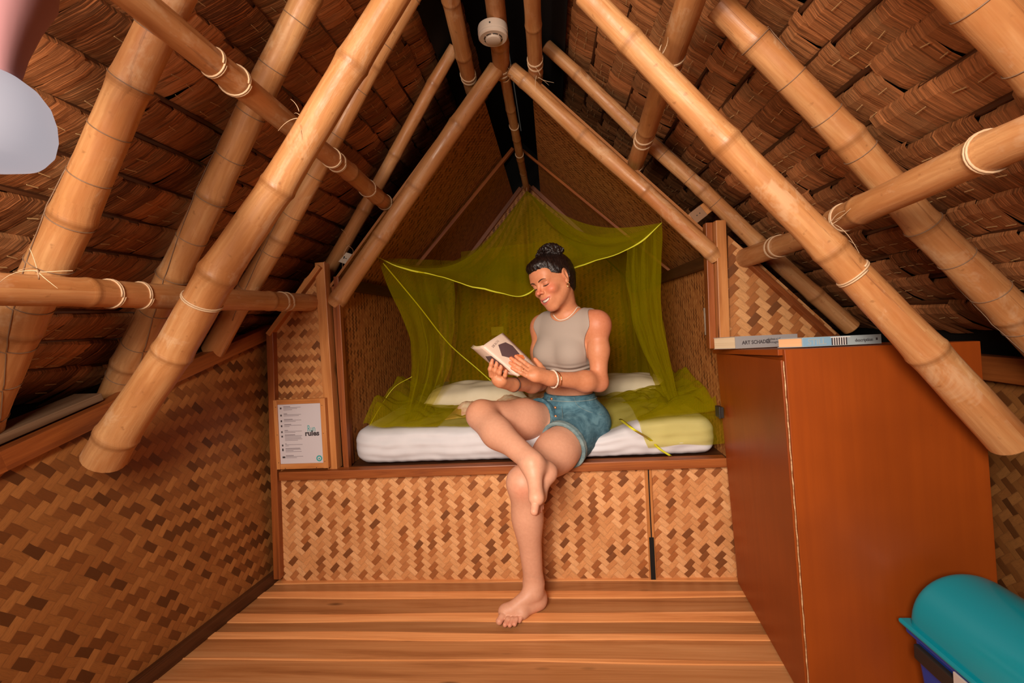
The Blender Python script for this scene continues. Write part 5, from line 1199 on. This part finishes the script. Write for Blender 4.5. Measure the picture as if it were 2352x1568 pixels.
# ---------------------------------------------------------------- face details
def onface(x, z, off=.0004):
    p = march(fhead, hd(x, .16, z), -HR[:, 1], 0, .14, 260); return p + HR[:, 1] * off if p is not None else hd(x, .08, z)
M_BROW = flat('dark_brow_hair', (.035, .014, .008), .7); M_TEETH = flat('tooth_enamel', (.66, .56, .46), .3)
for s_ in (-1, 1):
    br = [onface(s_ * x, z, .0003) for x, z in ((.012, .0175), (.018, .0200), (.025, .0222), (.032, .0232), (.039, .0222), (.046, .0180))]
    m = MB(); m.tube(cr(br, 20), [.0008 + .0014 * sin(pi * min(1, .25 + .75 * i / 19)) for i in range(20)], 7); m.build('eyebrow', M_BROW, per, smooth=True)
    ls = [onface(s_ * (.0305 + .0135 * cos(a)), -.0030 - .0030 * sin(a) , .0003) for a in np.linspace(0, pi, 12)]
    m = MB(); m.tube(ls, [.0007 + .0016 * sin(pi * i / 11) for i in range(12)], 6); m.build('eyelashes', M_BROW, per, smooth=True)
    ls = [onface(s_ * (.0305 + .0130 * cos(a)), .0085 + .0035 * sin(a) , -.0001) for a in np.linspace(0, pi, 12)]
    m = MB(); m.tube(ls, .0005, 6); m.build('eyelid_crease', M_BROW, per, smooth=True)
P = []
for i in range(23):
    t = -1 + 2 * i / 22; x = .0245 * t; yb = .0895 - .0125 * t * t; row = []
    for j in range(6): zz = -.0570 + .004 * t * t - j * .0021 * (1 - .45 * t * t); row.append(hd(x, yb + .0014 * abs(cos(t * 11)) ** .5 - (.001 if j == 0 else 0), zz))
    P.append(row)
m = MB(); m.grid(P); m.build('teeth', M_TEETH, per, smooth=True)
# ---------------------------------------------------------------- hair
def vn(P, sc, seed=0):
    P = P * sc; a = np.sin(P[..., 0] * 1.7 + seed + 1.3 * np.sin(P[..., 1] * 1.1 + seed)) * np.sin(P[..., 1] * 2.1 + 1.1 * np.sin(P[..., 2] * 1.6 + seed)) * np.cos(P[..., 2] * 1.9 + .7 * np.sin(P[..., 0] * 2.3)); return a
def hair_field(G, lo, h):
    HRf = HR.astype(f32); L_ = ((G - HPOS.astype(f32)) @ HRf) / f32(HS); x, y, z = L_[..., 0], L_[..., 1], L_[..., 2]
    cap = groupgrid(G, [HE((0, -.018, .031), (.0800, .1020, .0860), .02), HE((0, -.045, -.008), (.062, .056, .068), .03), HE((0, -.050, -.05), (.042, .030, .040), .03), HE((.004, .040, .082), (.058, .046, .026), .03)], 0, lo, h)
    st = vn(np.stack([x * 9, (y - z) * 1.5, (z + y) * 1.5], -1), 22) * .0012; cap = cap + st
    # hairline: swept back above the forehead, round the temples and behind the ears
    ax_ = np.abs(x); line = .070 - 9.0 * ax_ ** 2 * 1.0
    front = y - (.040 + (z - .060) * .9) * 1.0      # in front of the sloping line is bare skin
    front2 = np.where(z < .062, y - (.022 - .25 * (.062 - z)) * (ax_ > .04) - (.050 - (.062 - z) * 1.6) * (ax_ <= .04), y - (.050 + (z - .062) * 1.6))
    lim = .062 + .35 * (z - .072) - 0; sk = (z - (.070 - 11.0 * np.maximum(ax_ - .020, 0) ** 2 * 1.3)) ; 
    # signed: positive where bare
    bare = np.minimum(y - (.012 + .0 * z) + .25 * np.maximum(z, 0) * 0, .064 - 9.0 * ax_ ** 2 - z + .0)      # forehead area: y forward and below the hairline arch
    bare2 = np.minimum(y + .012 + .15 * z, .012 - z)                                          # cheeks in front of the ear and below temple
    bare3 = -z - .075
    earhole = Ell(hd(-.078, -.006, -.002), (.020, .021, .033), HR).d(G); earhole2 = Ell(hd(.078, -.006, -.002), (.020, .021, .033), HR).d(G)
    f = np.maximum(cap, np.maximum(np.maximum(bare, bare2), bare3) * f32(.8)); f = np.maximum(f, np.maximum(-earhole, -earhole2))
    bun = groupgrid(G, [HE((-.010, -.034, .122), (.046, .040, .028), .012), HE((-.040, -.040, .114), (.024, .026, .020), .01), HE((.024, -.026, .118), (.022, .026, .017), .01), HE((-.026, -.014, .130), (.024, .021, .015), .01), HE((-.056, -.052, .102), (.015, .018, .014), .01), HE((.002, -.052, .130), (.022, .020, .014), .01)], 0, lo, h)
    W3 = np.stack([vn(G, 40, 5), vn(G, 40, 9), vn(G, 40, 13)], -1) * f32(.02); bun = bun + (np.abs(vn(G + W3, 85, 1)) - .3) * .009 + vn(G + W3, 170, 2) * .003
    return _smin(f, bun, .008)
b = NB('dark_brown_hair'); P_ = b.n('ShaderNodeTexCoord').outputs['Object']; n = b.noise(b.scale(P_, 160, 60, 60), 1, 3, .6, 1.0); b.bump(n, .9, .003)
M_HAIR = b.fin(b.ramp(n, [(.35, (.004, .002, .002)), (.7, (.022, .010, .007))]), .38, .5)
hair = netmesh('hair', [nets(hair_field, HPOS - .16, HPOS + .18, .002)], M_HAIR, per, smooth_it=1)
m = MB(); bc = hd(-.014, -.032, .120)
for k in range(26):
    a0 = random.uniform(0, 2 * pi); tl = random.uniform(-.6, 1.2); r0 = random.uniform(.022, .036); d1 = HR @ np.array([cos(a0), sin(a0), 0]); pts = []
    for j in range(12):
        s_ = j / 11 * 3.6; pts.append(bc + d1 * (r0 + .008 * sin(s_)) * cos(s_ * .6 - 1) + np.cross(hup, d1) * .014 * sin(s_ * 1.4) + hup * (.010 * cos(s_ * 1.3 + tl) + .012 * tl))
    m.tube(pts, [.0016 * sin(pi * (j + .6) / 12.2) + .0003 for j in range(12)], 5)
m.build('loose_curls', M_HAIR, hair, smooth=True)
# ================================================================ THE BOOK BEING READ
bk = thing('open_paperback', tuple(kE), 'open cream paperback with a dark hexagon cover, held in the person\'s hands', 'book')
def sheet_pts(a, b_, c, e, nrm_, bulge, off, nu=14, nv=8):
    P = []
    for i in range(nu + 1):
        u = i / nu; row = []
        for j in range(nv + 1):
            v = j / nv; p = (a * (1 - u) + e * u) * (1 - v) + (b_ * (1 - u) + c * u) * v; row.append(p + nrm_ * (bulge * sin(pi * v) * (1 - .3 * u) + off))
        P.append(row)
    return P
M_COVER = flat('cream_cover_card', (.66, .50, .40), .45); M_PLUM = None
b = NB('hexagon_cover_print'); g = b.attr('tone')[2]; n = b.noise(b.n('ShaderNodeTexCoord').outputs['Object'], 30, 2); M_PLUM = b.fin(b.mix(b.ramp(b.m_('ADD', g, b.m_('MULTIPLY', n, .3)), [(.5, 0.), (1.0, 1.)]), (.10, .058, .062), (.36, .085, .02)), .4)
BU = .007
m = MB(); m.grid(sheet_pts(kA, kB, kC, kE, n1, BU, 0)); cv1 = m.build('front_cover', M_COVER, bk, smooth=True, solid=.0012)
m = MB(); m.grid(sheet_pts(kA, kG, kH, kE, n2, BU, -.001)); cv2 = m.build('back_cover', M_COVER, bk, smooth=True, solid=.0012)
gap = nrm(n1 + n2) * -.004
m = MB()
for k in range(7):
    f_ = (k + 1) / 8; bb_ = kB * (1 - f_) + (kB * .35 + kG * .65 + EY * .02) * f_; cc_ = kC * (1 - f_) + (kC * .35 + kH * .65 + EY * .02) * f_
    if k < 4: m.grid(sheet_pts(kA + gap, kB - n1 * .0025 * (k + 1), kC - n1 * .0025 * (k + 1), kE + gap, n1, BU, -.0016 * (k + 1)))
    else: m.grid(sheet_pts(kA + gap, kG - n2 * .0025 * (k - 3), kH - n2 * .0025 * (k - 3), kE + gap, n2, BU, -.0016 * (k - 2)))
m.build('pages', M_PAGE, bk, smooth=True, solid=.0009)
def cover_poly(corners, a, b_, c, e, n_, name, mat, par, tones=None, off=.0012):
    mm = MB()
    def S(u, v): p = (a * (1 - u) + e * u) * (1 - v) + (b_ * (1 - u) + c * u) * v; return p + n_ * (BU * sin(pi * v) * (1 - .3 * u) + off)
    cx_ = np.mean(corners, 0); K = len(corners); R_ = 5; vs = [S(*cx_)]; fs = []; tn = []
    ring = []
    for i in range(K):
        for t in np.linspace(0, 1, 5)[:-1]: ring.append(np.array(corners[i]) * (1 - t) + np.array(corners[(i + 1) % K]) * t)
    for r in range(1, R_ + 1):
        for q_ in ring: vs.append(S(*(cx_ + (q_ - cx_) * r / R_)))
    nR = len(ring)
    tf = lambda q_: min(1, max(0, (q_[0] - .3) * 1.5))
    for i in range(nR): fs.append((0, 1 + i, 1 + (i + 1) % nR)); tn.append(tf(cx_))
    for r in range(R_ - 1):
        for i in range(nR):
            j = (i + 1) % nR; fs.append((1 + r * nR + i, 1 + (r + 1) * nR + i, 1 + (r + 1) * nR + j, 1 + r * nR + j)); tn.append(tf(cx_ + (ring[i] - cx_) * (r + 1.5) / R_))
    mm.add(vs, fs, None, tn); return mm.build(name, mat, par, smooth=True)
def uvof(x, y):        # pixel on the cover -> (u along the spine, v across)
    p = on1(x, y, .003) - kA; A_ = np.stack([kE - kA, kB - kA], 1); s_, *_ = np.linalg.lstsq(A_, p, rcond=None); return s_
hx = [uvof(*p) for p in ((1143, 792), (1160, 784), (1176, 789), (1191, 805), (1180, 821), (1152, 816))]
cover_poly(hx, kA, kB, kC, kE, n1, 'hexagon_picture', M_PLUM, cv1)
cover_poly([(.30, .05), (.30, .40), (.52, .62), (.80, .48), (.86, .10), (.60, .02)], kA, kG, kH, kE, n2, 'hexagon_picture', M_PLUM, cv2)
M_ORANGE = flat('orange_print', (.80, .20, .06), .45)
hx = [uvof(*p) for p in ((1184, 808), (1199, 806), (1203, 814), (1196, 819))]; cover_poly(hx, kA, kB, kC, kE, n1, 'orange_patch', M_ORANGE, cv1, off=.0016)
# faint lettering: lines of type
e1 = nrm(kE - kA); v1 = nrm(kB - kA); v1 = nrm(v1 - e1 * np.dot(v1, e1))
M_TYPE = flat('brown_type', (.34, .24, .20), .6)
def onc(u, v, off=.0018): p = (kA * (1 - u) + kE * u) * (1 - v) + (kB * (1 - u) + kC * u) * v; return p + n1 * (BU * sin(pi * v) * (1 - .3 * u) + off)
Vt = e1; Ut = v1
if np.dot(np.cross(Ut, -Vt), n1) < 0: pass
text('DIE BLOG', .012, onc(.17, .22, .003), Ut, -Vt, M_TYPE, cv1, 'cover_title', bold=.0002, sx=.8)
m = MB()
for k in range(7):
    a = onc(.62 + k * .045, .86, .0018); b2 = onc(.62 + k * .045, .97, .0018); m.beam(a, b2, .0008, .0004, up=n1)
m.build('small_print', M_TYPE, cv1)
